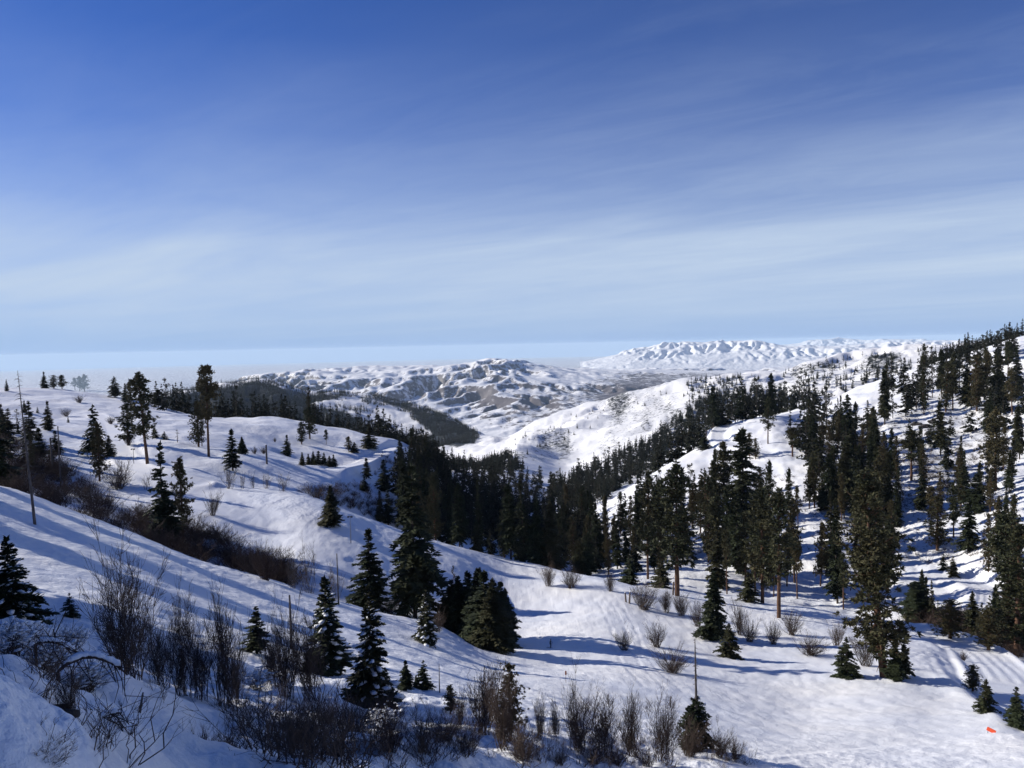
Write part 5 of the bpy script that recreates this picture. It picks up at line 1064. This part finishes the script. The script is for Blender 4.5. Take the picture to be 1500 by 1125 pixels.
arched('bent_branch', 84, 985, 189, 988, 20, .038, 17, 'thick snow covered branch arching over the hollow at lower left', 1, 9)
arched('bent_branch', 100, 1075, 182, 1045, 5, .018, 11, 'low branch with snow on its back reaching right from the snow bank', 3, 12)
arched('bent_branch', 52, 945, 115, 955, 9, .03, 18, 'snowy branch behind the bank, left of the thick arching one', 4, 8)

# rocks breaking through the snow of the brushy clearing
for k, (u, v, px, lab) in enumerate([(1343, 622, 8, 'dark rock at the left end of the outcrop above the clearing'), (1356, 626, 10, 'largest dark rock of the outcrop above the clearing'), (1368, 618, 8, 'dark rock highest in the outcrop above the clearing'), (1381, 622, 9, 'dark rock at the right end of the outcrop above the clearing'), (1362, 636, 7, 'dark rock lowest in the outcrop above the clearing')]):
    x, y, z = ground(u, v, 380); S = pxh((x, y, z), px); g = np.random.default_rng(400+k); bm = bmesh.new(); bmesh.ops.create_icosphere(bm, subdivisions=3, radius=S*.6)
    for vv in bm.verts:
        c = vv.co/S; n_ = 1+.5*float(fbm(np.array([c.x*2+k*9]), np.array([c.y*2+c.z*1.7]), 3, 9)[0]); vv.co = Vector((vv.co.x*1.6*n_, vv.co.y*n_, vv.co.z*.8*n_))
    me = bpy.data.meshes.new('rock'); bm.to_mesh(me); bm.free(); me.materials.append(plain('outcrop_rock', (.07, .06, .055), .9)); o = bpy.data.objects.new('rock', me); C.objects.link(o); o.location = (x, y, z); tag(o, lab, 'rock', 'rocks of the outcrop')
# ------------------------------------------------------------------ light, sky, air
SUN_EL = math.radians(23.5); SUN_AZ = math.radians(-72)      # azimuth from +Y towards +X: the sun stands to the left
sun = bpy.data.objects.new('sun', bpy.data.lights.new('sun', 'SUN')); C.objects.link(sun)
sun.data.energy = 5.0; sun.data.angle = math.radians(.53); sun.data.color = (1, .95, .86)
sd = Vector((math.sin(SUN_AZ)*math.cos(SUN_EL), math.cos(SUN_AZ)*math.cos(SUN_EL), math.sin(SUN_EL)))
sun.rotation_euler = sd.to_track_quat('Z', 'Y').to_euler(); sun.location = (-200, 0, 200)
w = bpy.data.worlds.new('World'); sc.world = w; w.use_nodes = True; nt = w.node_tree; nd = nt.nodes; lk = nt.links
bg = nd['Background']; sky = nd.new('ShaderNodeTexSky'); sky.sky_type = 'NISHITA'; sky.sun_disc = False
sky.sun_elevation = SUN_EL; sky.sun_rotation = SUN_AZ; sky.altitude = 1900; sky.air_density = 1.0; sky.dust_density = .25; sky.ozone_density = 4.0
# thin cirrus, laid out on a high plane above the place
tc = nd.new('ShaderNodeTexCoord'); sp = nd.new('ShaderNodeSeparateXYZ'); lk.new(tc.outputs['Generated'], sp.inputs[0])
zc = math_(nd, lk, 'MAXIMUM', sp.outputs[2], .012)
zc = math_(nd, lk, 'ADD', zc, .06)
cx = math_(nd, lk, 'DIVIDE', sp.outputs[0], zc); cy = math_(nd, lk, 'DIVIDE', sp.outputs[1], zc)
cb_ = nd.new('ShaderNodeCombineXYZ'); lk.new(cx, cb_.inputs[0]); lk.new(cy, cb_.inputs[1])
def cl(azd, fa, fb_, off, det, ro, p0, p1, dist=.0):
    """streaks that run along one heading: low frequency along it, high across"""
    a = math.radians(azd); dx, dy = math.sin(a), math.cos(a)
    al = math_(nd, lk, 'ADD', math_(nd, lk, 'MULTIPLY', cx, dx*fa), math_(nd, lk, 'MULTIPLY', cy, dy*fa)); ac = math_(nd, lk, 'ADD', math_(nd, lk, 'MULTIPLY', cx, dy*fb_), math_(nd, lk, 'MULTIPLY', cy, -dx*fb_))
    cv = nd.new('ShaderNodeCombineXYZ'); lk.new(al, cv.inputs[0]); lk.new(ac, cv.inputs[1]); cv.inputs[2].default_value = off
    n = nd.new('ShaderNodeTexNoise'); n.inputs['Scale'].default_value = 1.0; n.inputs['Detail'].default_value = det; n.inputs['Roughness'].default_value = ro; n.inputs['Distortion'].default_value = dist
    lk.new(cv.outputs[0], n.inputs['Vector']); return ramp(nd, lk, n.outputs[0], p0, (0, 0, 0), p1, (1, 1, 1))
c1 = cl(-52, .35, .9, 3.7, 6, .55, .36, .74, .5)
c2 = cl(-60, .9, 2.6, 9.2, 10, .68, .44, .78, 1.3)
# veil: dense low over the horizon, thinner above, thicker towards the right
veil = nd.new('ShaderNodeValToRGB'); lk.new(sp.outputs[2], veil.inputs[0]); e = veil.color_ramp.elements
e[0].position = 0; e[0].color = (.08, .08, .08, 1); e[1].position = 1; e[1].color = (.0, .0, .0, 1)
for p, c in ((.015, .36), (.035, .64), (.08, .84), (.125, .76), (.18, .46), (.26, .20), (.36, .07), (.5, .02)):
    q = e.new(p); q.color = (c, c, c, 1)
amt = math_(nd, lk, 'ADD', math_(nd, lk, 'MULTIPLY', c1, .12), math_(nd, lk, 'MULTIPLY', c2, .14))
hmask = ramp(nd, lk, sp.outputs[2], .015, (0, 0, 0), .08, (1, 1, 1))
rmask = ramp(nd, lk, math_(nd, lk, 'ADD', math_(nd, lk, 'MULTIPLY', sp.outputs[0], .5), .5), .3, (.35, .35, .35), .85, (1, 1, 1))
amt = math_(nd, lk, 'MULTIPLY', math_(nd, lk, 'MULTIPLY', amt, hmask), rmask)
amt = math_(nd, lk, 'MULTIPLY', amt, ramp(nd, lk, sp.outputs[2], .16, (1, 1, 1), .42, (.35, .35, .35)))
v2 = math_(nd, lk, 'MULTIPLY', veil.outputs[0], math_(nd, lk, 'ADD', math_(nd, lk, 'MULTIPLY', c1, .30), .86))
amt = math_(nd, lk, 'ADD', amt, v2, True)
tint = nd.new('ShaderNodeMix'); tint.data_type = 'RGBA'; tint.blend_type = 'MULTIPLY'; tint.inputs[0].default_value = 1
lk.new(sky.outputs[0], tint.inputs[6]); tint.inputs[7].default_value = (.20, .69, 1.56, 1)
hz = ramp(nd, lk, sp.outputs[2], 0.0, (.9, .9, .9), .14, (0, 0, 0))
low = mixc(nd, lk, hz, tint.outputs[2], (5.4, 7.7, 12.4, 1))
mixw = mixc(nd, lk, amt, low, (8.3, 10.1, 12.7, 1))
lk.new(mixw, bg.inputs[0]); bg.inputs[1].default_value = .055
sc.view_settings.view_transform = 'Standard'; sc.view_settings.look = 'None'; sc.view_settings.exposure = 0.24; sc.view_settings.gamma = 1
HAZE = globals().get('HAZE', 1)
if HAZE:
    hm = bpy.data.materials.new('haze'); hm.use_nodes = True; hn = hm.node_tree; hn.nodes.clear()
    out = hn.nodes.new('ShaderNodeOutputMaterial'); pv = hn.nodes.new('ShaderNodeVolumePrincipled'); hn.links.new(pv.outputs[0], out.inputs['Volume'])
    pv.inputs['Color'].default_value = (.66, .84, 1.0, 1); pv.inputs['Density'].default_value = 1.25e-5; pv.inputs['Anisotropy'].default_value = 0
    bm = bmesh.new(); bmesh.ops.create_cube(bm, size=1)
    x0, x1, y0, y1, z0, z1 = -135000, 135000, -600, 135000, ZZ.min()-90, ZZ.max()+60
    for vv in bm.verts: vv.co = (x0 if vv.co.x < 0 else x1, y0 if vv.co.y < 0 else y1, z0 if vv.co.z < 0 else z1)
    me = bpy.data.meshes.new('haze'); bm.to_mesh(me); me.materials.append(hm); o = bpy.data.objects.new('haze', me); C.objects.link(o); o['kind'] = 'stuff'
    sc.cycles.volume_bounces = 1
sc.cycles.max_bounces = 5; sc.cycles.diffuse_bounces = 3; sc.cycles.transparent_max_bounces = 6
